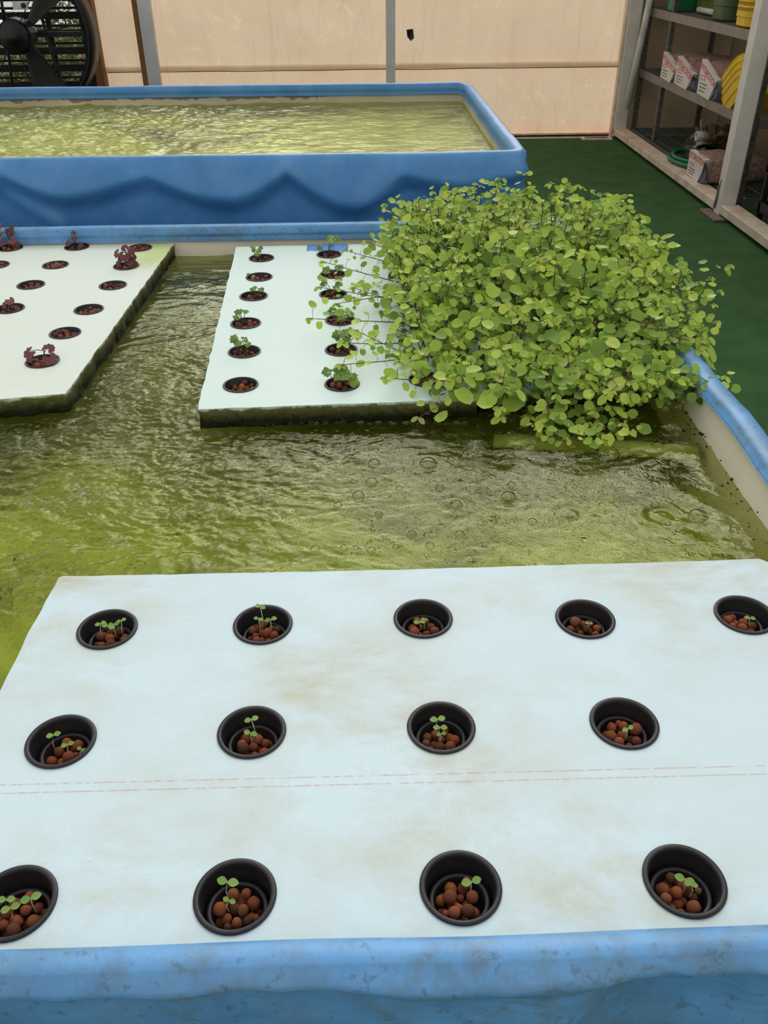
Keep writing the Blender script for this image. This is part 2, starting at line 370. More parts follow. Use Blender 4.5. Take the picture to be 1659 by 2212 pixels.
# unseen roof beams above the beds, added to streak the water's reflections
for i in range(7):
    x = -3.0+i*.95; struct(MB().box(x-.045, x+.045, 2.0, 7.9, 2.55, 2.70).build('trim_%d' % (20+i), M['dark_wood']))
for i in range(4):
    y = 4.2+i*1.15; struct(MB().box(-3.6, 3.2, y-.04, y+.04, 2.70, 2.80).build('trim_%d' % (30+i), M['dark_wood']))
mb = MB(); mb.tube([(-2.0+4.15*i/60, YW-.03, .031+.005*noise.noise(Vector((i*.15, 0, 5)))) for i in range(61)], .0035)
struct(mb.build('trim_1', M['wood'], smooth=True))
struct(bx('baseboard_back', -2.4, 2.15, 7.72, 7.9, -.525, -.497, M['plate_paint']))
struct(bx('trim_2', -2.0, 2.15, 7.765, 7.80, -.482, -.468, M['plate_paint']))
struct(bx('trim_3', -2.0, 2.15, 7.80, 7.83, -.50, -.47, M['dark_wood']))  # dark strip standing in for the shadowed gap at the wall's foot
struct(bx('trim_4', .239, .313, 7.70, 7.745, ZF, 2.2, M['grey_paint']))
struct(bx('trim_5', -1.672, -1.572, 7.68, 7.74, ZF, 2.2, M['grey_paint']))
struct(bx('trim_6', -1.715, -1.673, 7.69, 7.75, ZF, 2.2, M['wood']))
struct(bx('trim_7', -2.075, -2.012, 7.66, 7.78, ZF, 2.2, M['wood']))
struct(bx('trim_8', -2.16, -2.085, 7.80, 7.86, ZF, 2.2, M['blue_grey']))
struct(bx('trim_9', 2.15, 2.25, 7.70, 7.80, -.49, 2.2, M['white_paint']))
struct(bx('trim_10', 2.13, 2.15, 7.72, 7.78, -.5, 2.2, M['plate_paint']))
# right-hand partition: two sill plates and a post on a pier block
struct(bx('trim_11', 2.15, 2.26, 5.29, 7.72, -.475, -.425, M['plate_paint'], bevel=.004))
struct(bx('trim_12', 2.15, 2.26, 2.9, 5.195, -.475, -.425, M['plate_paint'], bevel=.004))
struct(bx('trim_13', 2.15, 2.243, 5.2, 5.288, -.485, 2.0, M['white_paint'], bevel=.003))
struct(bx('trim_14', 2.19, 2.26, 2.9, 7.72, -.5, -.475, M['dark_wood'], bevel=0))  # dark strip painting the shadow in the gap under the sills
struct(MB().box(2.09, 2.26, 5.1, 5.36, -.5, -.484).build('trim_15', M['steel'], bevel=.004))
struct(MB().tube([(2.146, 5.272, -.46), (2.1455, 5.26, -.40), (2.146, 5.264, -.34), (2.147, 5.25, -.29)], [.007, .008, .007, .002], 6).build('trim_16', M['steel'], smooth=True))
for x in (5.31, 5.17):
    pass
t = tag(bx('floor_vent', 1.87, 2.12, 7.60, 7.70, -.499, -.485, M['plate_paint']), 'thin cream framed panel lying on green carpet at foot of tan wall', 'panel')
put(MB().box(1.90, 2.09, 7.62, 7.68, -.4855, -.483).build('tan_inset', M['wood']), t)
# small dark torn flap on the wall
c = atY(886, 75, YW-.05)
mb = MB(); mb.add([(c.x-.028, c.y, c.z+.035), (c.x+.02, c.y-.01, c.z+.04), (c.x+.028, c.y-.02, c.z-.02), (c.x+.005, c.y-.025, c.z-.04), (c.x-.02, c.y-.02, c.z-.01), (c.x, c.y+.004, c.z)],
    [(0, 5, 1), (1, 5, 2), (2, 5, 3), (3, 5, 4), (4, 5, 0)])
o = mb.build('wall_clip', M['dark_metal']); tag(o, 'small dark grey clip fixed on tan tarp wall right of the middle post', 'clip')
md = o.modifiers.new('s', 'SOLIDIFY'); md.thickness = .006

# outside seen through the louvres
struct(bx('floor_outside', -9, 3, 7.95, 22, -.7, -.6, M['ground'], bevel=0))
def leaf_cloud(mb, c, R, n, s0, s1):
    for i in range(n):
        p = Vector(c)+Vector((rnd(-1, 1)*R[0], rnd(-1, 1)*R[1], rnd(-1, 1)*R[2])); s = rnd(s0, s1)
        q = Matrix.Rotation(rnd(0, 6.28), 3, Vector((rnd(-1, 1), rnd(-1, 1), rnd(-1, 1))).normalized())
        mb.add([p+q@Vector(v)*s for v in ((-1, 0, 0), (0, -.4, .1), (1, 0, 0), (0, .4, .1))], [(0, 1, 2, 3)], rnd(0, 1))
for i, (x, y, z, lab) in enumerate([(-2.7, 9.4, -.05, 'leafy green shrub outside behind the right of the louvres'), (-3.7, 10.8, -.2, 'leafy green shrub outside behind the fan hub'), (-3.4, 13.5, .1, 'green bush outside seen high between louvre slats')]):
    b = thing('shrub', lab, 'shrub', (x, y, -.6))
    mb = MB(); leaf_cloud(mb, (x, y, z), (.8, .25, .28), 1500, .03, .06); mb.build('foliage', M['bush'], b)
    mb = MB()
    for j in range(6): mb.tube([(x+rnd(-.5, .5), y, -.6), (x+rnd(-.6, .6), y, z)], .012, 5)
    mb.build('stem', M['wood'], b)

# ---- louvre panel
lv = thing('louvre_shutter', 'dark brown horizontal slatted louvre behind the drum fan', 'louvre', (-2.8, 7.85, ZF))
mb = MB()
zs = []
z = -.45
while z < 1.3:
    mb.box(-3.7, -2.16, 7.80, 7.83, z, z+.05); mb.box(-3.7, -2.16, 7.86, 7.88, z+.065, z+.082); z += .122
mb.build('slat', M['dark_wood'], lv)
mb = MB(); mb.box(-2.44, -2.40, 7.835, 7.855, -.45, 1.3); mb.box(-3.05, -3.01, 7.835, 7.855, -.45, 1.3); mb.build('brace', M['dark_wood'], lv)
MB().box(-2.16, -2.09, 7.78, 7.80, -.45, 1.3).build('frame', M['dark_wood'], lv)

# ---- drum fan
fc = atY(47, 75, 7.35); FR = .512
fan = thing('drum_fan', 'large black round drum fan with wire guard in front of the louvres', 'fan', (fc.x, 7.35, ZF))
RX = Matrix.Rotation(-pi/2, 4, 'X')     # lathe axis along Y
tr_ = Matrix.Translation(fc)
mb = MB(); mb.lathe([(FR, -.14), (FR+.02, -.15), (FR+.02, .14), (FR, .15), (FR-.012, .13), (FR-.012, -.13)], 96, (0, 0, 0), tr_ @ RX, True); mb.build('drum', M['fan_black'], fan, True)
mb = MB()
for sgn in (-1,):
    for i in range(34):
        r = .14+i*(FR-.15)/33; yy = fc.y+sgn*(.15+.03*(1-(r/FR)**2))
        mb.tube([(fc.x+r*cos(a*2*pi/72), yy, fc.z+r*sin(a*2*pi/72)) for a in range(72)], .0016, 4, True)
    for i in range(8):
        a = i*pi/4+.15
        mb.tube([(fc.x+r*cos(a), fc.y+sgn*(.155+.03*(1-(r/FR)**2)), fc.z+r*sin(a)) for r in (.1, .25, .4, FR)], .004, 5)
mb.build('wire_guard', M['fan_black'], fan)
mb = MB(); mb.lathe([(.001, -.21), (.04, -.21), (.045, -.19), (.10, -.185), (.115, -.17), (.12, -.05), (.001, -.05)], 40, (0, 0, 0), tr_ @ RX); mb.build('motor', M['fan_black'], fan, True)
mb = MB(); mb.lathe([(.001, .0), (.09, .0), (.10, .01), (.10, .06), (.001, .07)], 32, (0, 0, 0), tr_ @ RX); mb.build('hub', M['fan_black'], fan, True)
for a0 in (radians(-72), radians(48), radians(168)):
    mb = MB()
    def bl(u, v):
        r = .09+u*(FR-.12); w = (v-.5)*(.10+.20*u) ; a = a0; tw = .9-.45*u
        px = r*cos(a)-w*cos(tw)*sin(a); pz = r*sin(a)+w*cos(tw)*cos(a)
        return (fc.x+px, fc.y+.03+w*sin(tw), fc.z+pz)
    mb.grid(12, 8, bl); o = mb.build('blade', M['fan_blade'], fan, True); md = o.modifiers.new('s', 'SOLIDIFY'); md.thickness = .004
mb = MB()
for dx in (-.2, .2):
    mb.tube([(fc.x+dx, fc.y+.1, fc.z-math.sqrt(FR**2-.04)), (fc.x+dx*.5, fc.y+.1, fc.z+math.sqrt(FR**2-.01))], .012, 6)
mb.box(fc.x-.5, fc.x+.5, fc.y+.08, fc.y+.11, fc.z-.02, fc.z+.01)
mb.build('motor_mount', M['fan_black'], fan)
mb = MB()
for dx in (-.35, .35):
    mb.tube([(fc.x+dx, fc.y-.2, ZF+.02), (fc.x+dx, fc.y, fc.z-math.sqrt(FR**2-.35**2)-.02), (fc.x+dx, fc.y+.2, ZF+.02)], .015, 6)
mb.tube([(fc.x-.35, fc.y-.15, ZF+.12), (fc.x+.35, fc.y-.15, ZF+.12)], .012, 6); mb.build('stand', M['fan_black'], fan)
p = atY(42, 12, 7.12)
o = MB().box(p.x-.05, p.x+.055, 7.12, 7.15, p.z-.025, p.z+.025).build('switch_box', M['bucket'], fan, bevel=.004)
MB().lathe([(.001, 0), (.017, 0), (.017, .012), (.001, .014)], 20, (0, 0, 0), Matrix.Translation((p.x+.03, 7.12, p.z)) @ Matrix.Rotation(pi/2, 4, 'X')).build('dial', M['fan_black'], o)

# ================================================================ TANKS
def rect_path(x0, x1, y0, y1, step=.025, r=.04):
    """closed counter-clockwise path with outward normals"""
    pts = []
    def seg(ax, ay, bx_, by_, nx, ny):
        L = math.hypot(bx_-ax, by_-ay); n = max(2, int(L/step))
        for i in range(n): t = i/n; pts.append((ax+(bx_-ax)*t, ay+(by_-ay)*t, nx, ny))
    def arc(cx, cy, a0):
        for i in range(6): a = a0+(pi/2)*i/6; pts.append((cx+r*cos(a), cy+r*sin(a), cos(a), sin(a)))
    seg(x0+r, y0, x1-r, y0, 0, -1); arc(x1-r, y0+r, -pi/2)
    seg(x1, y0+r, x1, y1-r, 1, 0); arc(x1-r, y1-r, 0)
    seg(x1-r, y1, x0+r, y1, 0, 1); arc(x0+r, y1-r, pi/2)
    seg(x0, y1-r, x0, y0+r, -1, 0); arc(x0+r, y0+r, pi)
    return pts
def sweep(path, prof, disp=None):
    mb = MB(); n = len(path); vs = []
    for (x, y, nx, ny) in path:
        for (o, z) in prof:
            dd, dz = disp(x, y, nx, ny, o, z) if disp else (0, 0)
            vs.append((x+nx*(o+dd), y+ny*(o+dd), z+dz))
    K = len(prof); fs = []
    for i in range(n):
        j = (i+1) % n
        fs += [(i*K+k_, i*K+k_+1, j*K+k_+1, j*K+k_) for k_ in range(K-1)]
    mb.add(vs, fs); return mb
def N3(x, y, z): return noise.noise(Vector((x, y, z)))

# ---- near tank
NX0, NX1, NY0, NY1, WZ = -1.9, .775, .4955, 3.12, -.045
near = thing('grow_bed_tank', 'blue-rimmed white-lined grow bed in the foreground holding green water and foam rafts', 'tank', (-.5, 1.8, ZF))
near_liner = sweep(rect_path(NX0, NX1, NY0, NY1, .05), [(-.012, -.31), (-.006, -.2), (-.004, -.045), (.006, 0), (.016, .045)],
    lambda x, y, nx, ny, o, z: (.006*N3(x*2.3, y*2.3, z*5), 0)).build('inner_liner', M['white_liner'], near, True)
def near_disp(x, y, nx, ny, o, z):
    d = dz = 0
    if ny < -.5:                                   # front side: slack liner with hanging folds
        dz += -.004 + .003*N3(x*6, 1, 2)
        d += -.004*N3(x*3, 0, 7)
        if o > .03:
            sw = .0
            for xi, am in ((-.42, .9), (-.34, .7), (-.25, .8), (-.14, 1), (-.055, .6), (.27, 1), (.355, 1.1), (.47, .8)):
                sw += am*math.exp(-((x-xi)/.045)**2)
            top = max(0, .049-z)
            if o > .04: d -= .008
            run = (.014-.013*min(1, sw)+.004*N3(x*9, 2, 2))             # how far the film bulges out before it drops
            d += run*(1-math.exp(-top/.014)) - (.014+.018*min(1, sw))*sm(.010, .045, top) + .008*N3(x*7, z*9, 4)*sm(.01, .06, top) + .003*N3(x*19, z*26, 2)*sm(.0, .02, top)
            for (xc, sl) in ((.085, 1.3), (.20, -1.5), (.29, 1.1)):
                d -= .004*math.exp(-(((x-xc)-sl*top)/.003)**2)*sm(.0, .006, top)
    elif nx > .5:                                  # right side rim is lumpy
        if o < .0005 and z < .03: dz += .030-z+(z-.006)*.15
        dz += .004*N3(y*6, 2, 2); d += .006*N3(y*4, 5, 1)+.003*N3(y*15, z*20, 2)*(1 if o > .01 else .2)
    else:
        dz += .002*N3(x*3, 2, 5); d += .003*N3(x*3, z*9, 3)
    return d, dz
prof = [(-.004, .006), (-.003, .012), (-.001, .018), (.001, .024), (-.002, .028), (.0, .034), (.004, .048), (.012, .054), (.022, .056), (.034, .056), (.044, .054), (.050, .049), (.054, .043)] + [(.056, .037-.005*i) for i in range(24)] + [(.058, -.10-.03*i) for i in range(14)]
sweep(rect_path(NX0, NX1, NY0, NY1, .018), prof, near_disp).build('blue_skirt', M['blue'], near, True)
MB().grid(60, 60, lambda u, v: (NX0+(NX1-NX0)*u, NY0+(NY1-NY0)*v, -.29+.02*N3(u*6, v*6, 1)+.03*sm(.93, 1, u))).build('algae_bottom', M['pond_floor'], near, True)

# ---- far tank
FX0, FX1, FY0, FY1, FZ = -2.7, .60, 3.50, 5.32, .14
far = thing('fish_tank', 'taller blue wrapped fish tank behind the grow bed with green water', 'tank', (-1, 4.4, ZF))
# swag line (x -> z) measured on the drape
SW = [(-1.6, .10), (-1.35, .19), (-1.12, .105), (-.80, .172), (-.47, .080), (-.27, .186), (-.03, .050), (.17, .165), (.42, .125), (.58, .15), (.8, .12)]
def swz(x):
    for (a, za), (b, zb) in zip(SW, SW[1:]):
        if a <= x <= b:
            t = (x-a)/(b-a)
            return za+(zb-za)*(t**1.7) if zb > za else zb+(za-zb)*((1-t)**1.7)
    return .13
def far_disp(x, y, nx, ny, o, z):
    d = dz = 0
    if o > .03 and z < .215:
        top = .215-z
        if ny < -.5:
            zs = swz(x); zs += .012*N3(x*4, 3, 1); s1 = sm(0, .085, zs-z+.012)
            d = .042*min(1, top/max(.02, .215-zs))*(1-s1) - .004*s1
            c1_ = abs((z-.02)-(x-(-.03))*.45)          # two diagonal creases
            if -.03 < x < .25: d += .010*math.exp(-(c1_/.010)**2)*sm(.25, .15, x)
            c2_ = abs((z+.01)-(x-(-.02))*.38)
            if -.03 < x < .2: d += .008*math.exp(-(c2_/.009)**2)
            if x > .5: d += .012*sin((z*1.0-x*.8)*40)*sm(.5, .62, x)*sm(0, .08, top)
            if x < -1.15: d += .015*math.exp(-(((z-.04)-(x+1.25)*-.75)/.035)**2)
            d += .006*N3(x*5, z*8, 1)
        else: d = .006*N3(y*5, z*8, 1)
    else:
        if nx > .5: dz = .004*N3(y*5, 3, 3); d += .006*N3(y*5, z*9, 8)
        else: dz = .003*N3(x*2.5, 3, 3); d += .002*N3(x*4, z*9, 8)
    if ny > .5: dz += .004
    return d, dz
prof = [(-.006, .172), (-.004, .18), (.0, .19), (-.003, .196), (.002, .21), (.010, .223), (.02, .2275), (.034, .228), (.044, .224), (.052, .214), (.056, .20)] + [(.056, .19-.015*i) for i in range(44)]
sweep(rect_path(FX0, FX1, FY0, FY1, .018), prof, far_disp).build('blue_skirt', M['blue_far'], far, True)
sweep(rect_path(FX0, FX1, FY0, FY1, .05), [(-.03, -.2), (-.012, .10), (-.004, .15), (.014, .205)], lambda x, y, nx, ny, o, z: (.006*N3(x*2.3, y*2.3, z*5), 0)).build('inner_liner', M['liner_far'], far, True)
MB().grid(60, 40, lambda u, v: (FX0+(FX1-FX0)*u, FY0+(FY1-FY0)*v, -.05+.02*N3(u*8, v*5, 1))).build('algae_bottom', M['pond_floor_far'], far, True)
# white liner tail showing below the skirt at the near right corner
MB().add([(.663, 3.445, -.28), (.66, 3.445, -.02), (.69, 3.46, -.28), (.675, 3.47, -.06)], [(0, 2, 3, 1)]).build('liner_tail', M['white_liner'], far)

# ---- water
def churn(x, y): return math.exp(-(((x+.55)/.42)**2+((y-1.5)/.40)**2))
def wave(x, y):
    c = churn(x, y)+.7*math.exp(-(((x+.45)/.25)**2+((y-2.02)/.30)**2))
    lf = (1-sm(-.3, .35, x))*(1-sm(2.2, 2.6, y))
    q = Vector((x*9, y*14, 0)); w = Vector((noise.noise(q*.4)*1.2, noise.noise(q*.4+Vector((5, 5, 5)))*1.2, 0))
    h = .0035*noise.noise(q*.55+w)                                    # long lazy undulation
    h += (.0013+.0030*c+.0010*lf)*noise.noise(q*2.3+w*2)
    h += (.0003+.0022*c+.0008*lf)*noise.noise(q*5+w*3)
    h += (.0019*c+.0006*lf+.0001)*noise.noise(q*11+w*4)
    r = math.hypot(x+.55, y-1.48); h += .003*math.exp(-(r/.13)**2)+.0018*sin(r*70)*math.exp(-(r/.22)**2)
    for (cx, cy) in RINGS:
        r = math.hypot(x-cx, y-cy)
        if r < .1: h += .0012*sin(r*190)*math.exp(-(r/.045)**2)
    return h
RINGS = [tuple(at(px, py, WZ)[:2]) for px, py in ((980, 1090), (1430, 1112), (925, 1005), (1100, 1075), (1230, 1110), (1410, 965))]
x0, x1, y0, y1 = -1.55, .785, 1.12, 3.13
mb = MB(); mb.grid(640, 560, lambda u, v: (x0+(x1-x0)*u, y0+(y1-y0)*v, WZ+wave(x0+(x1-x0)*u, y0+(y1-y0)*v)))
mb.add([(NX0, NY0, WZ), (NX1, NY0, WZ), (x1, y0, WZ), (x0, y0, WZ), (NX0, NY1, WZ), (x0, y1, WZ)], [(0, 1, 2, 3), (0, 3, 5, 4)])
o = mb.build('water', M['water'], smooth=True); tag(o, 'clear green rippling water filling the foreground grow bed', 'water', kind='stuff')
def wave2(x, y):
    c = math.exp(-(((x+1.3)/1.0)**2)); q = Vector((x*7, y*8, 3))
    return (.002+.010*c)*noise.noise(q)+(.0006+.0075*c)*noise.noise(q*2.3)+(.0002+.005*c)*noise.noise(q*5)
mb = MB(); mb.grid(420, 240, lambda u, v: (FX0+(FX1-FX0)*u, FY0+(FY1-FY0)*v, FZ+wave2(FX0+(FX1-FX0)*u, FY0+(FY1-FY0)*v)))
o = mb.build('water', M['water_far'], smooth=True); tag(o, 'choppy pale green water inside the taller fish tank', 'water', kind='stuff')

# ---- submerged pipe
p0, p1 = at(1065, 975, -.10), at(1275, 985, -.10); p2 = at(1290, 985, -.10); p3 = at(1500, 1005, -.10)
pipe = thing('submerged_pipe', 'algae-covered white pipe lying underwater below the watercress', 'pipe', (p0.x, p0.y, -.13))
MB().tube([p0, p1], .026, 14).build('pipe_length', M['wet_pvc'], pipe, True)
MB().tube([p2, p3], .029, 14).build('pipe_length', M['wet_pvc'], pipe, True)
MB().tube([p1-Vector((.02, 0, 0)), p2], .022, 14).build('coupling', M['dark_metal'], pipe, True)

# ================================================================ RAFTS
def in_loop(outline, step):
    pts = []
    for (a, b) in zip(outline, outline[1:]+outline[:1]):
        n = max(1, int(math.dist(a, b)/step))
        pts += [(a[0]+(b[0]-a[0])*i/n, a[1]+(b[1]-a[1])*i/n) for i in range(n)]
    return pts
def raft(name, outline, holes, hr, m, label, ztop=0., th=.052, jit=.0015, step=.03):
    bm = bmesh.new(); loops = []
    pts = in_loop(outline, step)
    if jit: pts = [(x+jit*noise.noise(Vector((x*25, y*25, 1))), y+jit*noise.noise(Vector((x*25, y*25, 8)))) for x, y in pts]
    loops.append(pts)
    for (hx, hy) in holes: loops.append([(hx+hr*cos(2*pi*i/36), hy+hr*sin(2*pi*i/36)) for i in range(36)])
    tops = []
    for lp in loops:
        vs = [bm.verts.new((x, y, ztop)) for x, y in lp]; tops.append(vs)
        for i in range(len(vs)): bm.edges.new((vs[i], vs[(i+1) % len(vs)]))
    r = bmesh.ops.triangle_fill(bm, edges=bm.edges[:], use_beauty=True, use_dissolve=False, normal=(0, 0, 1))
    for f in bm.faces:
        if f.normal.z < 0: f.normal_flip()
    for k_, vs in enumerate(tops):
        n = len(vs); rows = [vs]; J = 3 if k_ == 0 else 1
        for j in range(1, J+1):
            z = ztop-th*j/J
            rows.append([bm.verts.new((v.co.x+(jit*1.5*noise.noise(Vector((v.co.x*40, v.co.y*40, z*60))) if (k_ == 0) else 0), v.co.y+(jit*1.5*noise.noise(Vector((v.co.x*40, v.co.y*40, z*60+9))) if k_ == 0 else 0), z)) for v in vs])
        for a, b in zip(rows, rows[1:]):
            for i in range(n):
                q = (a[i], b[i], b[(i+1) % n], a[(i+1) % n]); bm.faces.new(q)
    me = bpy.data.meshes.new(name); bm.normal_update()
    bm.to_mesh(me); bm.free(); me.materials.append(m)
    o = bpy.data.objects.new(name, me); COL.objects.link(o)
    tag(o, label, 'raft'); return o

R1 = [[(232, 1360), (568, 1350), (914, 1337), (1264, 1338), (1608, 1329)], [(132, 1602), (544, 1582), (953, 1572), (1348, 1563)], [(32, 1951), (508, 1936), (995, 1917), (1478, 1903)]]
front_c = [[at(*q) for q in row] for row in R1]
fl = [at(1640, 1207), at(1400, 1215), at(800, 1232), at(135, 1245), at(126, 1249), at(60, 1370), at(40, 1415), at(0, 1490), at(-115, 1720)]
outl = [(p.x, p.y) for p in fl] + [(-.56, .500), (.665, .500), (.70, .75), (.695, 1.165)]
raft('foam_raft', outl, [(p.x, p.y) for row in front_c for p in row], .0425, M['raft_front'], 'large pale blue foam raft with three rows of net cups closest to the front rim', 0., .05, .002, .02)
MIDC = [[(565, 558), (560, 599), (548, 640), (531, 699), (528, 760), (520, 832)], [(711, 550), (719, 593), (720, 636), (735, 692), (737, 756), (739, 830)], [(920, 820)]]
mid_c = [[at(*q) for q in c_] for c_ in MIDC]
outl = [(p.x, p.y) for p in (at(510, 533), at(427, 884), at(1031, 862), at(935, 524))]
raft('foam_raft', outl, [(p.x, p.y) for c_ in mid_c for p in c_], .040, M['raft_mid'], 'pale mint foam raft in the middle with green seedlings, left of the watercress', 0., .055, .004, .02)
LEFTC = [(22, 536), (166, 534), (120, 573), (67, 616), (21, 667), (302, 536), (273, 575), (244, 617), (192, 669), (141, 720), (92, 781), (-8, 573)]
left_c = [at(*q) for q in LEFTC]
outl = [(p.x, p.y) for p in (at(380, 520), at(142, 850), at(0, 862))]+[(-1.35, 1.86), (-1.36, 3.05), (at(0, 516).x, at(0, 516).y)]
raft('foam_raft', outl, [(p.x, p.y) for p in left_c], .040, M['raft_left'], 'white foam raft at far left with purple seedlings and an algae stained edge', 0., .055, .004, .02)
q0, q1 = at(1032, 848, .01), at(1453, 812, .01)
raft('foam_raft', [(q0.x+.004, q0.y), (q1.x-.01, q1.y), (q1.x, q1.y+.02), (.745, 2.98), (.27, 2.98)], [], .04, M['raft_old'], 'old stained foam raft mostly buried under the watercress by the right wall', .012, .062, .006, .02)
a, b = at(664, 529), at(752, 541)
mb = MB(); mb.grid(12, 3, lambda u, v: (a.x+(b.x-a.x)*u, b.y+(a.y-b.y)*v+.006*sin(u*14)*(v == 0), .0012)); o = mb.build('tape_strip', M['tape']); tag(o, 'bright blue tape strip on the far edge of the middle raft', 'tape')
md = o.modifiers.new('s', 'SOLIDIFY'); md.thickness = .0006
# ================================================================ CUPS, PEBBLES
def mesh_of(mb, name, m, smooth=True):
    o = mb.build(name, m, None, smooth); me = o.data; bpy.data.objects.remove(o); return me
near_cup_me = mesh_of(MB().lathe([(.0425, -.012), (.0462, -.001), (.0472, .0018), (.0462, .0032), (.0422, .0034), (.0405, .0022), (.0400, -.002), (.0392, -.004), (.0375, -.058), (.0005, -.060)], 56), 'cup_body', M['cup'])
inner_me = mesh_of(MB().lathe([(.0310, -.055), (.0345, -.0215), (.0352, -.0195), (.0342, -.0180), (.0302, -.0180), (.0292, -.020), (.0285, -.050), (.0005, -.050)], 44), 'inner_pot', M['cup'])
far_cup_me = mesh_of(MB().lathe([(.0390, -.010), (.0428, -.001), (.0436, .0016), (.0428, .0028), (.0395, .0028), (.0380, .001), (.0365, -.05), (.0005, -.051)], 40), 'cup_body', M['cup'])
def ball(r=1, seed=0, sub=2):
    bm = bmesh.new(); bmesh.ops.create_icosphere(bm, subdivisions=sub, radius=r)
    for v in bm.verts:
        n = 1+.10*noise.noise(v.co*1.3/r+Vector((seed, 0, 0)))+.03*noise.noise(v.co*4/r+Vector((seed, 3, 0))); v.co *= n
    me = bpy.data.meshes.new('pebble'); bm.to_mesh(me); bm.free(); me.materials.append(M['clay'])
    me.polygons.foreach_set('use_smooth', [True]*len(me.polygons)); return me
balls = [ball(1, i*5.3, 3 if i < 5 else 2) for i in range(8)]
def pack(n, R, zb, rmin=.0042, rmax=.0088, seed=0):
    rg = random.Random(seed); P = []
    for i in range(n):
        r = rg.uniform(rmin, rmax); best = None
        for t in range(60):
            a_ = rg.uniform(0, 2*pi); d = (R-r)*math.sqrt(rg.random()); x, y = d*cos(a_), d*sin(a_); z = zb+r
            for (qx, qy, qz, qr) in P:
                s2 = (r+qr)**2-(x-qx)**2-(y-qy)**2
                if s2 > 0: z = max(z, qz+math.sqrt(s2)*.96)
            if best is None or z < best[2]: best = (x, y, z, r)
        P.append(best)
    return P
NPEB = [0]; MANY = MB(); ico = [v for v in balls[6].vertices]; icof = [tuple(p.vertices) for p in balls[6].polygons]
def pebbles(c, n, R, zb, desc, seed, single=True):
    for j, (x, y, z, r) in enumerate(pack(n, R, zb, seed=seed)):
        if single and NPEB[0] < 300:
            o = bpy.data.objects.new('clay_pebble', balls[(seed+j) % 8]); COL.objects.link(o)
            o.location = (c.x+x, c.y+y, z); o.scale = (r, r*rnd(.92, 1.05), r*rnd(.9, 1.0)); o.rotation_euler = (rnd(0, 3), rnd(0, 3), rnd(0, 3))
            tag(o, 'round clay pebble in the '+desc, 'pebble', 'clay pebbles in the '+desc); NPEB[0] += 1
        else: MANY.add([(c.x+x+v.co.x*r, c.y+y+v.co.y*r, z+v.co.z*r) for v in ico], icof)
def cup(c, me, desc, label, tilt=0):
    root = thing('net_cup', label, 'net cup', (c.x, c.y, 0), 'net cups set in the foam rafts')
    o = bpy.data.objects.new('cup_body', me); COL.objects.link(o); o.parent = root
    return root
# leaf primitives -----------------------------------------------------
def frame(n, d):
    n = Vector(n).normalized(); d = Vector(d); d = (d-n*d.dot(n)); d = d.normalized() if d.length > 1e-4 else n.orthogonal().normalized()
    return Matrix((d, n.cross(d), n)).transposed()
def round_leaf(mb, p, n, d, L, wd=.9, tone=.5, K=10, cup_=.18, notch=.15):
    """leaf starting at p (petiole end) growing along d, facing n"""
    F = frame(n, d); vs = [F@Vector((L*.42, 0, -L*cup_*.6))+p]
    sk = rnd(-.1, .1)
    for ring, rr in ((1, .55), (2, 1.0)):
        for i in range(K):
            a = 2*pi*i/K; r = rr*.5*L*(1+.05*sin(a*5+L*900)); x = .5*L-r*cos(a); y = r*sin(a)*wd
            if i == 0: x += L*notch*rr
            z = -L*cup_*(1-(rr**2))*.6 + L*.10*abs(y/L) + L*sk*x/L*(.6) - L*.14*(x/L)**2
            vs.append(F@Vector((x, y, z))+p)
    fs = [(0, 1+i, 1+(i+1) % K) for i in range(K)]+[(1+i, 1+K+i, 1+K+(i+1) % K, 1+(i+1) % K) for i in range(K)]
    mb.add(vs, fs, tone)
def lobed_leaf(mb, p, n, d, L, tone=.5, lobes=5, depth=.45, spread=2.2):
    F = frame(n, d); vs = [p+F@Vector((L*.1, 0, 0))]; K = lobes*4
    for i in range(K+1):
        t = i/K; a = -spread+2*spread*t; r = L*(1-depth*(.5+.5*cos(t*lobes*2*pi)))*(1-.3*(abs(a)/spread)**2)
        vs.append(p+F@Vector((r*cos(a), r*sin(a), .08*L*sin(t*lobes*2*pi)-.15*r*r/L)))
    mb.add(vs, [(0, i, i+1) for i in range(1, K+1)], tone)
def oval_leaf(mb, p, n, d, L, w, tone=.5, curl=.15):
    F = frame(n, d); vs = []
    xs = (0, .12, .35, .6, .85, 1); ws = (.05, .5, .95, 1, .6, .05)
    for x, ww in zip(xs, ws):
        for y in (-1, 0, 1): vs.append(p+F@Vector((x*L, y*ww*w/2, (abs(y)*.12*w*ww)-curl*L*x*x)))
    fs = [(i*3+j, i*3+j+1, i*3+j+4, i*3+j+3) for i in range(5) for j in range(2)]
    mb.add(vs, fs, tone)
def bez(p, d, L, up=.3, n=6, wob=.1):
    pts = [Vector(p)]; d = Vector(d).normalized(); s = L/n
    for i in range(n):
        d = (d+Vector((rnd(-wob, wob), rnd(-wob, wob), up/n+rnd(-wob, wob)*.5))).normalized(); pts.append(pts[-1]+d*s)
    return pts
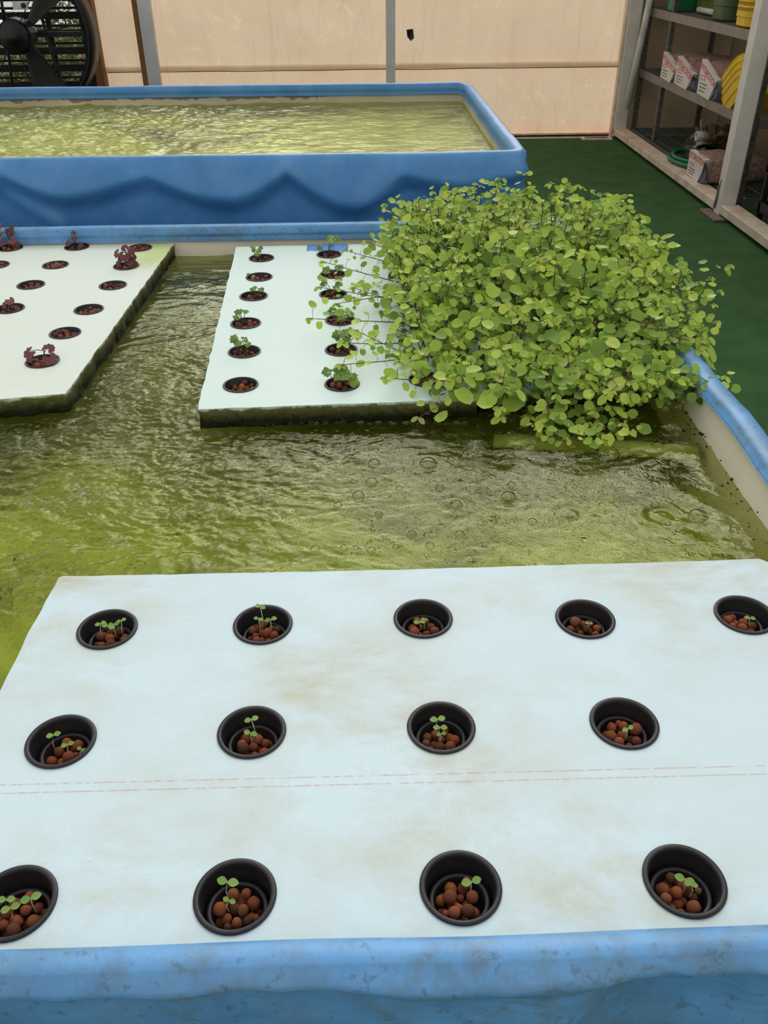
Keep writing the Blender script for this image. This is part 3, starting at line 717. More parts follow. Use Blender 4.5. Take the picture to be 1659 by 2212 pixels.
def seedling(c, spots, name, label, zb=-.016):
    root = thing('seedling', label, 'seedling', (c.x, c.y, zb))
    ms, ml = MB(), MB()
    for (dx, dy, h, s) in spots:
        base = Vector((c.x+dx+rnd(-.003, .003), c.y+dy-.004, zb)); tip = Vector((c.x+dx, c.y+dy, zb+h)); mid = (base+tip)/2+Vector((rnd(-.003, .003), 0, 0))
        ms.tube([base, mid, tip], [.0008, .0007, .0006], 5)
        a_ = rnd(-.5, .5)
        for sg in (0, pi): oval_leaf(ml, tip, (sin(a_)*.3, -.5, 1), (cos(a_+sg), sin(a_+sg), .15), s, s*.72, rnd(0, 1), .1)
    ms.build('stem', M['sprout_stem'], root, True); ml.build('cotyledon', M['sprout'], root, True)
ORD = ['leftmost', 'second from left', 'middle', 'fourth from left', 'rightmost']; ORD4 = ['leftmost', 'second from left', 'third from left', 'rightmost']
ROWN = ['back row', 'middle row', 'front row']
SE = {(0, 0): [(-.012, .006, .026, .009), (0, .002, .024, .012), (.008, .006, .024, .009), (.020, .010, .028, .008)],
      (0, 1): [(-.008, .004, .028, .008), (-.004, .012, .046, .009), (.012, .002, .028, .010)],
      (0, 2): [(-.006, -.004, .016, .010), (.002, 0, .018, .006)], (0, 3): [(.006, -.004, .014, .006)], (0, 4): [(.010, -.004, .016, .009)],
      (1, 0): [(-.013, .008, .024, .010), (.008, -.004, .018, .009), (.027, -.008, .012, .008)], (1, 1): [(.0, .008, .036, .010), (-.002, -.002, .020, .010)],
      (1, 2): [(-.004, .006, .030, .011), (-.001, -.002, .022, .010), (0, -.008, .016, .007)], (1, 3): [(.004, -.008, .018, .009)],
      (2, 0): [(-.006, -.004, .018, .011), (.014, .006, .020, .012), (-.012, .004, .022, .010)], (2, 1): [(-.010, .012, .030, .013), (-.008, -.002, .016, .008)],
      (2, 2): [(.014, .006, .022, .012)], (2, 3): [(.002, .002, .020, .012), (.008, -.003, .018, .008)]}
sd = 1
for i, row in enumerate(front_c):
    for j, c in enumerate(row):
        pos = (ORD if i == 0 else ORD4)[j]
        desc = f'{pos} cup, {ROWN[i]} of the front raft'
        root = cup(c, near_cup_me, desc, f'deep black net cup, {pos} in the {ROWN[i]} of the front raft')
        o = bpy.data.objects.new('inner_pot', inner_me); COL.objects.link(o); o.parent = root
        off = Vector(((829-R1[i][j][0])/829*.004 + rnd(-.001, .001), -.003, 0)); o.location = off; o.rotation_euler = (rnd(-.03, .03), rnd(-.03, .03), rnd(0, 6))
        pebbles(c+off, 21, .0288, -.040, desc, sd); sd += 1
        seedling(c+off, SE[(i, j)], 'seedling', f'tiny pale green sprouts in the {pos} cup, {ROWN[i]} of the front raft')
MN = ['farthest', 'second farthest', 'third farthest', 'third nearest', 'second nearest', 'nearest']
for ci in (0, 1, 2):
    for j in range(len(mid_c[ci])-1, -1, -1):
        c = mid_c[ci][j]
        cn = ('left column', 'right column', '')[ci]
        desc = f'{MN[j]} cup, {cn} of the middle raft' if ci < 2 else 'middle raft cup at the front under the watercress'
        cup(c, far_cup_me, desc, ('black net cup, ' + f'{MN[j]} in the {cn} of the middle raft') if ci < 2 else 'black net cup half hidden under watercress at the front of the middle raft')
        pebbles(c, 24 if (j in (5,) or ci == 2) else 22, .0355, -.022, desc, sd, (ci == 0 and j >= 3)); sd += 1
LN = ['behind the largest purple plant at far left edge', 'in the back row under a drooping purple plant', 'second row, empty of leaves', 'third back, in the left line of cups', 'at the left frame edge with a pale sprout', 'in the far right corner, behind the bushy purple plant', 'under the bushy purple plant near the mossy corner', 'directly in front of the bushy purple plant', 'near the right edge, fourth back', 'near the right edge, second from its front corner', 'nearest the front corner, with low purple leaves', 'cut off by the left frame edge']
for j, c in enumerate(left_c):
    cup(c, far_cup_me, '', 'black net cup on left raft, '+LN[j]); pebbles(c, 22, .0355, -.022, 'x', sd, False); sd += 1
tag(MANY.build('clay_pebbles', M['clay_many'], smooth=True), 'brown clay pebbles filling the smaller cups of the two distant rafts', 'pebbles', kind='stuff')

# ---- lobed green seedlings on the middle raft
def green_plant(c, n, h, s, label, spread=.02, lean=(0, 0), mat='parsley', smat='stem', lob=5):
    root = thing('seedling', label, 'seedling', (c.x, c.y, -.01)); ms, ml = MB(), MB()
    for i in range(n):
        a_ = rnd(0, 6.28); b = Vector((c.x+rnd(-.008, .008), c.y+rnd(-.008, .008), -.014))
        tip = b+Vector((cos(a_)*spread*rnd(.3, 1)+lean[0], sin(a_)*spread*rnd(.3, 1)+lean[1], h*rnd(.5, 1.05)+.012))
        mid = b.lerp(tip, .5)+Vector((rnd(-.004, .004), rnd(-.004, .004), .004)); ms.tube([b, mid, tip], [.0013, .0011, .0008], 5)
        for q in range(3):
            aa = a_+(q-1)*1.3
            lobed_leaf(ml, tip, (rnd(-.3, .3), -.5+rnd(-.3, .3), 1), (cos(aa), sin(aa), rnd(-.2, .3)), s*rnd(.7, 1.1), rnd(0, 1), lob if q == 1 else 3, .35, 1.9)
    ms.build('stem', M[smat], root, True); ml.build('leaves', M[mat], root, True)
A = mid_c[0]
green_plant(A[0]+Vector((-.014, 0, 0)), 5, .04, .013, 'small lobed green seedling, farthest in the left column of the middle raft', .028)
green_plant(A[1]+Vector((-.03, 0, 0)), 2, .014, .008, 'tiny green sprout beside the second farthest left column cup', .012)
green_plant(A[2]+Vector((.008, 0, 0)), 4, .028, .010, 'sparse green sprout in the third farthest left column cup', .018)
green_plant(A[3]+Vector((-.012, 0, 0)), 4, .042, .012, 'forked green seedling in the third nearest left column cup', .026)
green_plant(A[4]+Vector((-.006, 0, 0)), 6, .045, .014, 'leafy green seedling in the second nearest left column cup', .03)
A = mid_c[1]
for j, (n, h, s, sp) in enumerate([(6, .06, .017, .03), (4, .03, .018, .03), (5, .045, .016, .03), (4, .03, .018, .03), (7, .055, .018, .035), (9, .04, .017, .03)]):
    green_plant(A[j], n, h, s, f'lobed green seedling, {MN[j]} in the right column of the middle raft', sp)
# ---- purple perilla on the left raft
def purple(c, n, h, s, label, lean=(0, 0), low=False):
    root = thing('purple_plant', label, 'plant', (c.x, c.y, -.01)); ms, ml = MB(), MB()
    top = Vector((c.x+lean[0], c.y+lean[1], h)); base = Vector((c.x, c.y, -.015)); ms.tube([base, base.lerp(top, .5)+Vector((.003, 0, .004)), top], [.0022, .002, .0014], 6)
    for i in range(n):
        t = .25+.75*i/max(1, n-1); p = base.lerp(top, t); a_ = i*2.4+.5
        q = p+Vector((cos(a_)*s*rnd(.9, 1.7), sin(a_)*s*.9, s*rnd(0, .5))); ms.tube([p, p.lerp(q, .5)+Vector((0, 0, .003)), q], [.0012, .001, .0008], 5)
        lobed_leaf(ml, q, (cos(a_)*.5, -.7, .7 if not low else 1.2), (cos(a_), sin(a_)*.6-.1, -.25), s*rnd(.8, 1.25), rnd(0, 1), 7, .14, 2.4)
    ms.build('stem', M['perilla_stem'], root, True); ml.build('leaves', M['perilla'], root, True)
purple(left_c[0], 7, .075, .017, 'tall purple-leaved plant at the far left edge of the left raft', (.0, 0))
purple(left_c[1], 4, .045, .014, 'small drooping purple plant in the back row of the left raft', (-.01, 0))
purple(left_c[6], 12, .055, .0165, 'bushy purple plant beside the mossy corner of the left raft', (.005, 0))
purple(left_c[10], 5, .03, .023, 'low purple seedling in the cup nearest the left raft front corner', (.01, 0), True)
purple(left_c[4], 3, .025, .014, 'small brownish sprout in the cup at the left frame edge', (0, 0))
purple(left_c[2], 3, .004, .014, 'wilted flat purple leaves in the second row cup of the left raft', (-.01, 0), True)

# ================================================================ WATERCRESS
bed = thing('watercress', 'dense sprawling mound of leafy green watercress growing on the old right raft', 'watercress', (.45, 2.3, 0))
LV, ST = MB(), MB()
def shoot(p, d, L, ls, up=.5, tone=.5, n=None, rstem=.0016, first=.25, wob=.16, lv=LV, st=ST, tipn=4):
    pts = bez(p, d, L, up, 7, wob); st.tube(pts, [rstem*(1-.5*i/7) for i in range(8)], 5)
    n = n or max(3, int(L/.020)); ph = rnd(0, 6.28)
    for i in range(n):
        t = first+(1-first)*(i+.5)/n; k_ = min(6, int(t*7)); q = pts[k_].lerp(pts[k_+1], t*7-k_)
        ax = (pts[k_+1]-pts[k_]).normalized(); a_ = ph+i*2.4; s1 = ax.orthogonal().normalized(); s2 = ax.cross(s1)
        out_ = (s1*cos(a_)+s2*sin(a_)); pl = ls*rnd(.35, .9)
        e_ = q+(out_+Vector((0, 0, .5))).normalized()*pl
        st.tube([q, q.lerp(e_, .5)+Vector((0, 0, .002)), e_], .0007, 4, cap=False)
        nn = Vector((rnd(-.6, .6), -.45+rnd(-.5, .5), .9)); sz = ls*rnd(.55, 1.25)*(1-.25*t)
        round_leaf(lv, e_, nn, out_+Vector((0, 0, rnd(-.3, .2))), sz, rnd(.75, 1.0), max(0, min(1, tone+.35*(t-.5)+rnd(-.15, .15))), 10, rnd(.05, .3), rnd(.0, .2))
    for i in range(tipn):
        a_ = ph+i*6.28/tipn; round_leaf(lv, pts[-1], (cos(a_)*.5, sin(a_)*.5-.3, .9), (cos(a_), sin(a_), .5), ls*rnd(.35, .7), .75, min(1, tone+.3), 8, .15, 0)
    return pts
def topz(x, y):
    h = .055+.175*sm(1.76, 2.4, y)+.03*sm(2.3, 2.7, y)-.05*sm(2.75, 3.0, y)
    h *= .55+.45*sm(.02, .3, x); h *= 1-.25*sm(.6, .9, x)
    return h*(1+.12*noise.noise(Vector((x*6, y*6, 2))))
ns = 0
while ns < 470:
    x = rnd(.08, .84); y = rnd(1.78, 2.98)
    if x < .12+.10*sm(2.1, 1.75, y): continue
    h = topz(x, y)*rnd(.62, 1.12)
    tone = .45+.12*(.5-x)*1.2+rnd(-.25, .25)+.2*noise.noise(Vector((x*5, y*5, 0)))
    shoot((x, y, .01), (rnd(-.25, .25)+(x-.45)*.7, rnd(-.25, .2)-.15, 1), h, rnd(.017, .046)*(1.12-.25*sm(2.1, 2.8, y)), .3, tone, n=max(4, int(h/.017)), first=.3, rstem=.0021)
    ns += 1
for i in range(330):      # low leaves in dark tones, painting shade inside the mound
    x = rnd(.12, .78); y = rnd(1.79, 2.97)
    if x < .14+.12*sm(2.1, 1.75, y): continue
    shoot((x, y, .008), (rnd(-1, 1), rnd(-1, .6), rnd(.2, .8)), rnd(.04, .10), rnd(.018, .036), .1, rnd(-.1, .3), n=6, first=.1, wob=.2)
# trailing runners over the middle raft
for (px, py, tx, ty, L, nn_) in [(950, 825, 830, 836, 0, 6), (940, 770, 735, 800, 0, 9), (900, 700, 672, 702, 0, 10), (900, 655, 690, 640, 0, 10), (860, 610, 700, 585, 0, 9), (880, 740, 740, 760, 0, 9), (880, 575, 745, 560, 0, 8), (900, 560, 790, 535, 0, 7), (930, 680, 760, 640, 0, 9), (900, 630, 720, 665, 0, 9), (980, 850, 860, 800, 0, 8), (900, 780, 780, 720, 0, 8)]:
    a, b = at(px, py, .02), at(tx, ty, .03); v = b-a; L = v.length
    shoot(a, v+Vector((0, 0, .02)), L*1.02, rnd(.026, .036), -.02, .45+rnd(-.1, .15), n=nn_+4, first=.1, wob=.05, rstem=.0019)
# shoots leaning over the right rim
for (tx, ty, y) in [(1580, 575, 2.25), (1540, 600, 2.2), (1555, 700, 1.95), (1500, 640, 2.1), (1470, 560, 2.35), (1560, 640, 2.1), (1530, 750, 1.95), (1480, 720, 1.95), (1545, 665, 2.05), (1420, 520, 2.6), (1400, 500, 2.6), (1450, 600, 2.3), (1500, 700, 1.98), (1490, 590, 2.3), (1520, 720, 1.95)]:
    b = atY(tx, ty, y); a = Vector((rnd(.66, .74), y+rnd(0, .08), .06+rnd(0, .06))); v = b-a
    shoot(a, v, v.length, rnd(.024, .034), .05, .4+rnd(-.15, .2), n=9, first=.2, wob=.07)
# tall single tips on the skyline
for (tx, ty, y) in [(1195, 392, 2.55), (1215, 420, 2.5), (1310, 425, 2.5), (1000, 432, 2.75), (870, 458, 2.8), (930, 455, 2.75), (1060, 445, 2.7), (1120, 440, 2.7), (1180, 450, 2.6), (1350, 470, 2.4), (1250, 470, 2.55), (1390, 495, 2.4), (850, 480, 2.8), (900, 470, 2.85), (1030, 450, 2.8), (1090, 455, 2.75), (960, 450, 2.8), (1420, 510, 2.35), (1300, 460, 2.5)]:
    b = atY(tx, ty, y); a = Vector((b.x+rnd(-.03, .03), y+.02, .1)); v = b-a
    shoot(a, v, v.length, rnd(.024, .032), .05, .5+rnd(-.15, .2), n=7, first=.2, wob=.05)
# front: shoots hanging over the raft edge to the water
for i in range(30):
    px = rnd(1030, 1445); a = at(px, rnd(770, 820), .03); a.z = rnd(.015, .05)
    b = at(px+rnd(-50, 60), rnd(845, 905), -.01); b.z = rnd(-.02, .05); v = b-a
    if v.length > .25: v = v*.25/v.length
    shoot(a, v+Vector((0, -.02, .02)), max(.07, v.length), rnd(.024, .044), -.1, .5+rnd(-.2, .3), n=rnd(4, 7).__int__(), first=.1)
for (px, py, tx, ty, ls) in [(1000, 850, 905, 905, .036), (1130, 850, 1140, 900, .05), (1120, 840, 1090, 890, .03), (1400, 830, 1465, 870, .03), (1380, 830, 1340, 880, .035), (1440, 820, 1460, 880, .022), (1180, 860, 1190, 930, .034), (1280, 850, 1290, 905, .03), (1240, 860, 1215, 890, .036), (960, 850, 920, 870, .03)]:
    a, b = at(px, py, .02), at(tx, ty, -.03); v = b-a
    shoot(a, v+Vector((0, 0, .01)), v.length, ls, -.1, .65+rnd(-.1, .2), n=5, first=.25, wob=.04, tipn=3)
# a few dried pinkish-tan leaves deep in the mat are part of the stems' litter
ST.build('stems', M['stem'], bed, True)
o = LV.build('leaves', M['cress'], bed, True); o['kind'] = 'stuff'
# floating sprigs
spr = thing('floating_sprig', 'tangle of small round-leaved watercress floating on the water before the old raft', 'plant', tuple(at(1230, 920, WZ)))
LV2, ST2 = MB(), MB()
for (px, py) in [(1175, 945), (1200, 938), (1235, 948), (1290, 950), (1275, 955), (1330, 915), (1250, 945), (1350, 915), (1180, 905), (1270, 910), (1310, 925), (1210, 945), (1240, 890), (1290, 885)]:
    a = at(px, py, WZ+.004); a.z += .004; shoot(a, (rnd(-1, 1), rnd(-.6, .4), .25), rnd(.04, .08), rnd(.020, .032), 0, .6, n=6, first=.05, wob=.3, lv=LV2, st=ST2, tipn=3)
for i in range(60):
    a = at(rnd(1180, 1320), rnd(880, 955), WZ+.001); b = a+Vector((rnd(-.06, .06), rnd(-.05, .05), rnd(-.03, .002))); ST2.tube([a, a.lerp(b, .5)+Vector((rnd(-.02, .02), rnd(-.01, .01), -.002)), b], .0008, 4)
ST2.build('roots', M['stem'], spr, True); LV2.build('leaves', M['cress'], spr, True)

# ================================================================ BUBBLES, FOAM, SNAILS
bub = mesh_of(MB().lathe([(1.12, -.02), (1.04, .03), (1.0, .10), (.93, .32), (.80, .52), (.6, .68), (.35, .78), (.001, .82)], 24), 'bubble', M['bubble'])
BUB = [(925, 1003, 24), (808, 1003, 17), (803, 1040, 17), (774, 1070, 18), (730, 1092, 13), (863, 1057, 11), (950, 1055, 13), (985, 1092, 18), (1105, 1048, 12), (1098, 1075, 22), (818, 1110, 12), (1048, 1130, 9), (1150, 1128, 14), (890, 1155, 15), (993, 1155, 15), (681, 1187, 15), (742, 1185, 12), (802, 1190, 14), (855, 1182, 11), (929, 1180, 15), (1508, 1115, 26), (1445, 1082, 10), (1420, 965, 16), (1170, 975, 10), (1062, 1140, 6),
       (612, 1118, 8), (635, 1105, 7), (675, 1122, 7), (614, 1115, 8), (678, 1135, 6), (465, 1170, 12), (512, 1170, 9), (395, 1184, 10), (463, 1224, 12), (573, 1170, 7), (650, 1155, 6), (539, 1128, 9), (513, 1118, 6), (708, 1028, 7), (660, 1035, 8), (755, 1035, 9), (665, 950, 8), (625, 965, 9), (750, 945, 7), (700, 960, 7), (730, 962, 8), (752, 968, 9), (615, 995, 7), (575, 1002, 7), (65, 1290, 12), (45, 1327, 10), (18, 1360, 9), (60, 1300, 8), (440, 1007, 7), (485, 1045, 8), (150, 995, 8), (345, 985, 10), (1232, 1320-200, 9), (690, 1222, 7), (627, 1220, 5), (925, 1205, 6)]
for (px, py, rp) in BUB:
    c = at(px, py, WZ); r = rp/1850*c.length*.85
    c.z = WZ+wave(c.x, c.y)+.0004
    o = bpy.data.objects.new('water_bubble', bub); COL.objects.link(o); o.location = c; o.scale = (r, r, r*.8)
    reg = 'left churning' if px < 500 else ('dark middle' if py < 1040 and px < 1000 else ('rightmost' if px > 1000 else 'calm central'))
    tag(o, f'clear round bubble on the {reg} water beyond the front raft', 'bubble', f'bubbles on the {reg} water')
fm = MB()
sph = bmesh.new(); bmesh.ops.create_icosphere(sph, subdivisions=2, radius=1); sv = [v.co.copy() for v in sph.verts]; sf = [tuple(v.index for v in f.verts) for f in sph.faces]; sph.free()
def foam(px, py, rx, ry, n, s0=.002, s1=.0055):
    for i in range(n):
        a_ = rnd(0, 6.28); r = math.sqrt(random.random()); c = at(px+rx*r*cos(a_), py+ry*r*sin(a_), WZ); s = rnd(s0, s1)
        z = WZ+wave(c.x, c.y); fm.add([(c.x+v.x*s, c.y+v.y*s, z+v.z*s*.8) for v in sv], sf)
foam(60, 962, 45, 22, 90); foam(148, 920, 22, 12, 50); foam(240, 1000, 70, 45, 160); foam(200, 1075, 60, 20, 70); foam(370, 1040, 45, 18, 50); foam(410, 960, 28, 14, 40); foam(255, 1175, 25, 12, 35)
foam(330, 1090, 60, 16, 60); foam(100, 1090, 50, 14, 40); foam(380, 1010, 20, 25, 40)
foam(240, 985, 60, 35, 380, .0012, .003); foam(180, 1055, 50, 18, 120, .0012, .003)
foam(1090, 905, 40, 10, 40, .002, .004); foam(1230, 900, 60, 18, 60, .002, .004); foam(1300, 925, 50, 14, 40, .002, .004)
for i in range(60): foam(430+rnd(0, 590), 917-rnd(0, 4), 3, 2, 1, .003, .006)
tag(fm.build('foam_bubbles', M['foam'], smooth=True), 'patches of tiny foam bubbles around the churning spot in the water', 'foam', kind='stuff')
sn = mesh_of(MB().lathe([(.0001, 0), (.7, .12), (1, .6), (.75, 1.3), (.4, 1.9), (.0001, 2.4)], 10), 'snail', M['snail'])
for i in range(64):
    y = 1.22+.68*random.random()**.8; up = random.random() < .5
    o = bpy.data.objects.new('pond_snail', sn); COL.objects.link(o)
    z = rnd(-.047, -.030) if up else rnd(-.12, -.05)
    s = rnd(.0012, .0024) if random.random() < .8 else .0034
    o.location = (.763+.004*(z+.045)/.1 - (.002 if up else .004), y, z); o.scale = (s, s, s); o.rotation_euler = (rnd(-.5, .5), rnd(-.5, .2), rnd(0, 6))
    tag(o, 'tiny black snail clinging to the white liner at the right waterline' if up else 'tiny black snail on the liner just under the right waterline', 'snail', 'snails above the right waterline' if up else 'snails below the right waterline')

# ================================================================ SHELF AND STORAGE
sh = thing('shelving_unit', 'grey metal shelving unit with three tiers behind the white sill and post', 'shelf', (2.55, 6.6, ZF))
for (px_, py_) in ((2.32, 7.72), (2.32, 7.13), (2.85, 7.72), (2.85, 5.35), (2.32, 5.35)):
    mb = MB(); mb.box(px_-.012, px_+.016, py_-.018, py_-.014, ZF, 1.7); mb.box(px_-.016, px_-.012, py_-.018, py_+.018, ZF, 1.7); mb.build('post', M['metal_dark'], sh)
for zt in (-.43, .02, .45, .95):
    mb = MB(); mb.box(2.30, 2.307, 5.35, 7.74, zt-.055, zt); mb.box(2.85, 2.857, 5.35, 7.74, zt-.055, zt); mb.box(2.30, 2.857, 7.735, 7.74, zt-.055, zt); mb.box(2.30, 2.857, 5.345, 5.35, zt-.055, zt)
    mb.build('rail', M['metal_grey'], sh)
    mb = MB()
    for i in range(46): mb.tube([(2.305, 5.38+i*.052, zt-.006), (2.85, 5.38+i*.052, zt-.006)], .0022, 4)
    for i in range(4): mb.tube([(2.38+i*.13, 5.36, zt-.01), (2.38+i*.13, 7.73, zt-.01)], .0035, 4)
    mb.build('wire_deck', M['metal_grey'], sh)
# nearer dark unit
s2 = thing('shelving_unit', 'dark shelving unit right of the white post carrying a white bucket', 'shelf', (2.55, 4.4, ZF))
mb = MB(); mb.box(2.30, 2.307, 3.2, 5.02, -.20, -.13); mb.box(2.30, 2.88, 5.02, 5.025, -.20, -.13); mb.box(2.30, 2.88, 5.02, 5.03, -.42, -.36); mb.box(2.3, 2.307, 3.2, 5.02, -.42, -.36); mb.box(2.30, 2.307, 3.2, 5.02, .33, .40); mb.box(2.30, 2.88, 5.02, 5.025, .33, .40); mb.build('rail', M['dark_metal'], s2)
mb = MB(); mb.box(2.307, 2.88, 3.2, 5.02, -.15, -.14); mb.box(2.307, 2.88, 3.2, 5.02, .36, .37); mb.box(2.307, 2.88, 3.2, 5.02, -.40, -.39); mb.build('deck', M['dark_metal'], s2)
mb = MB()
for x in (2.30, 2.86):
    for y in (3.2, 5.0): mb.box(x, x+.03, y, y+.025, ZF, 1.5)
mb.build('post', M['dark_metal'], s2)
def bucket(c, r, h, label):
    b = thing('bucket', label, 'bucket', tuple(c))
    MB().lathe([(.001, 0), (r*.86, 0), (r*.88, .01), (r*.97, h*.78), (r*1.03, h*.79), (r*1.03, h*.82), (r*.985, h*.83), (r*1.0, h*.97), (r*1.05, h*.975), (r*1.05, h), (r*.97, h), (r*.84, .015), (.001, .012)], 40, c).build('body', M['bucket'], b, True)
bucket((2.52, 4.83, -.14), .155, .37, 'white plastic bucket on the dark unit beside the white post')
bucket((2.54, 4.80, .37), .15, .37, 'white bucket on the upper deck of the dark unit, at right frame edge')
def text_mesh(body, size, m, mat_world, parent, name='lettering'):
    cu = bpy.data.curves.new(name, 'FONT'); cu.body = body; cu.size = size; cu.extrude = .0004; cu.align_x = 'CENTER'; cu.align_y = 'CENTER'
    t_ = bpy.data.objects.new(name, cu); COL.objects.link(t_); dg = bpy.context.evaluated_depsgraph_get(); dg.update()
    me = bpy.data.meshes.new_from_object(t_.evaluated_get(dg)); bpy.data.objects.remove(t_); me.transform(mat_world); me.materials.clear(); me.materials.append(m)
    o = bpy.data.objects.new(name, me); COL.objects.link(o); put(o, parent) if parent.type == 'EMPTY' else setattr(o, 'parent', parent); return o
def bag(x, y0, y1, z0, z1, depth, label, rot=0, sl=.42):
    """bag lying down: printed end faces the aisle (-X), pinkish body runs back"""
    root = thing('clay_bag', label, 'bag', (x, (y0+y1)/2, z0), 'bags of clay pebbles')
    cy, cz, hy, hz = (y0+y1)/2, (z0+z1)/2, (y1-y0)/2, (z1-z0)/2
    mb = MB(); n, K = 28, 14; vs = []
    for k_ in range(K+1):
        t = k_/K; s = (.985+.06*sin(pi*min(1, t*1.3)))*(1-.35*max(0, t-.75)*4*.5)
        for i in range(n):
            a_ = 2*pi*i/n; cx_, sz_ = cos(a_), sin(a_); e_ = .30
            yy = math.copysign(abs(cx_)**e_, cx_)*hy*s; zz_ = math.copysign(abs(sz_)**e_, sz_)*hz*s
            if zz_ > 0: zz_ = -hz+(zz_+hz)*(1-sl*(.5-.5*yy/hy))
            yy += .008*N3(t*6, a_*2, x*9+y0); zz_ += .008*N3(t*6+5, a_*2, z0*7)
            vs.append((x+.006+t*depth, cy+yy, cz+zz_))
    fs = [(k_*n+i, k_*n+(i+1) % n, (k_+1)*n+(i+1) % n, (k_+1)*n+i) for k_ in range(K) for i in range(n)]+[tuple(range(n))[::-1], tuple(K*n+i for i in range(n))]
    mb.add(vs, fs).build('sack', M['bag'], root, True)
    # printed end: white block with blue folded corner toward the camera side
    w = MB()
    yb = y0+.26*(y1-y0); H_ = z1-z0; zm = z0+.42*H_; zt_ = z0+H_*(1-sl)
    P_ = [(y1, z0+.01), (yb, z0), (y0+.02, zm), (y0, zt_), (y1, z1)]
    w.add([(x-.004, a_, b_) for a_, b_ in P_]+[(x+.03, a_, b_) for a_, b_ in P_], [(0, 1, 2, 3, 4), (9, 8, 7, 6, 5), (0, 5, 6, 1), (1, 6, 7, 2), (2, 7, 8, 3), (3, 8, 9, 4), (4, 9, 5, 0)])
    lab = w.build('printed_end', M['bag_label'], root)
    MB().add([(x-.003, yb, z0+.004), (x-.005, y0+.02, zm), (x-.002, y0, zt_-.01), (x+.03, y0-.016, z0+.45*H_), (x+.03, y0-.01, z0+.004), (x-.004, y0+.02, z0+.2*H_)],
             [(0, 5, 1), (1, 5, 2), (2, 5, 3), (3, 5, 4), (4, 5, 0)]).build('blue_corner', M['bag_blue'], root)
    R_ = Matrix.Rotation(-math.atan2(sl*H_, y1-y0), 4, 'X').inverted() @ Matrix.Rotation(-pi/2, 4, 'Z') @ Matrix.Rotation(pi/2, 4, 'X')
    R_ = Matrix.Rotation(math.atan2(sl*H_, y1-y0), 4, 'X') @ Matrix.Rotation(-pi/2, 4, 'Z') @ Matrix.Rotation(pi/2, 4, 'X')
    text_mesh('HYDROTON', (y1-y0)*.185, M['red_print'], Matrix.Translation((x-.0055, cy+.002, z0+(1-sl*.5)*H_-.16*H_)) @ R_, root)
    fr = MB(); ya, yb2, za, zb_ = y1-.10*(y1-y0), y1-.36*(y1-y0), z0+.46*(z1-z0), z0+.58*(z1-z0)
    fr.box(x-.0055, x-.0045, yb2, ya, zb_-.004, zb_); fr.box(x-.0055, x-.0045, yb2, ya, za, za+.004); fr.box(x-.0055, x-.0045, ya-.006, ya, za, zb_); fr.box(x-.0055, x-.0045, yb2, yb2+.006, za, zb_)
    fr.build('printed_box', M['red_print'], root)
    tl = MB()
    for q in range(3): tl.box(x-.0055, x-.0045, y1-.5*(y1-y0)+q*.01, y1-.1*(y1-y0), z0+(.34-.1*q)*(z1-z0), z0+(.37-.1*q)*(z1-z0))
    tl.build('small_print', M['grey_print'], root)
    for c_ in [root]: c_.rotation_euler = (0, 0, rot)
    return root
bag(2.29, 6.80, 7.12, .02, .20, .45, 'pinkish clay pebble bag on the middle shelf, farthest and half behind the shelf post')
bag(2.29, 6.43, 6.79, .02, .205, .45, 'pinkish clay pebble bag on the middle shelf, centre of the three')
bag(2.29, 5.98, 6.30, .02, .235, .45, 'pinkish clay pebble bag on the middle shelf against the yellow baskets')
bag(2.205, 5.70, 5.99, -.425, -.265, .42, 'pinkish clay pebble bag on the floor-level sill beside the green hose', 0, .06)
dk = thing('clay_bag', 'dark bag lying in the shade on the lowest deck of the dark unit', 'bag', (2.5, 4.9, -.39))
mb = MB(); mb.grid(30, 18, lambda u, v: (2.32+.5*u, 4.98-.02-.05*sin(v*pi/2), -.385+.14*v)); mb.box(2.32, 2.82, 4.6, 4.93, -.39, -.245); mb.build('sack', M['fan_black'], dk, bevel=.01)
text_mesh('HYDROTON', .085, M['bag_blue'], Matrix.Translation((2.54, 4.905, -.31)) @ Matrix.Rotation(pi/2, 4, 'X'), dk)
# yellow nested baskets leaning on the middle shelf
def basket(c, w, d, h, rotm, name_, label, m, ribs=5, taper=.85):
    root = thing(name_, label, 'basket' if 'basket' in name_ else 'crate', tuple(c))
    T = Matrix.Translation(c) @ rotm; mb = MB(); n = 32; prof = [(taper, 0), (taper+.02, .005)]
    for i in range(1, ribs+1): prof += [(taper+(1-taper)*i/ribs-.005, h*(i/ribs)-.004), (taper+(1-taper)*i/ribs+.03, h*(i/ribs))]
    prof += [(.97, h-.002), (taper-.04, .01)]
    vs = []
    for (s, z) in prof:
        for i in range(n):
            a_ = 2*pi*i/n; vs.append(T @ Vector((math.copysign(abs(cos(a_))**.5, cos(a_))*w/2*s, math.copysign(abs(sin(a_))**.5, sin(a_))*d/2*s, z)))
    fs = [(k_*n+i, k_*n+(i+1) % n, (k_+1)*n+(i+1) % n, (k_+1)*n+i) for k_ in range(len(prof)-1) for i in range(n)]+[tuple(range(n))[::-1], tuple((len(prof)-1)*n+i for i in range(n))]
    mb.add(vs, fs).build('body', m, root); return root
for i in range(4):
    c = Vector((2.44, 5.71+.022*i, .03+.036*i)); basket(c, .30, .33, .12, Matrix.Rotation(radians(-38), 4, 'X'), 'plastic_basket', ['lowest', 'second lowest', 'second highest', 'topmost'][i]+' tilted yellow basket leaning in a nested stack on the middle shelf', M['yellow'], 2, .9)
for i in range(6):
    basket(Vector((2.44, 5.86, .455+.030*i)), .26, .26, .10, Matrix.Identity(4), 'plastic_basket', ['lowest', 'second lowest', 'third lowest', 'third highest', 'second highest', 'topmost'][i]+' yellow basket of the upright nested stack on the upper shelf', M['yellow'], 2, .93)
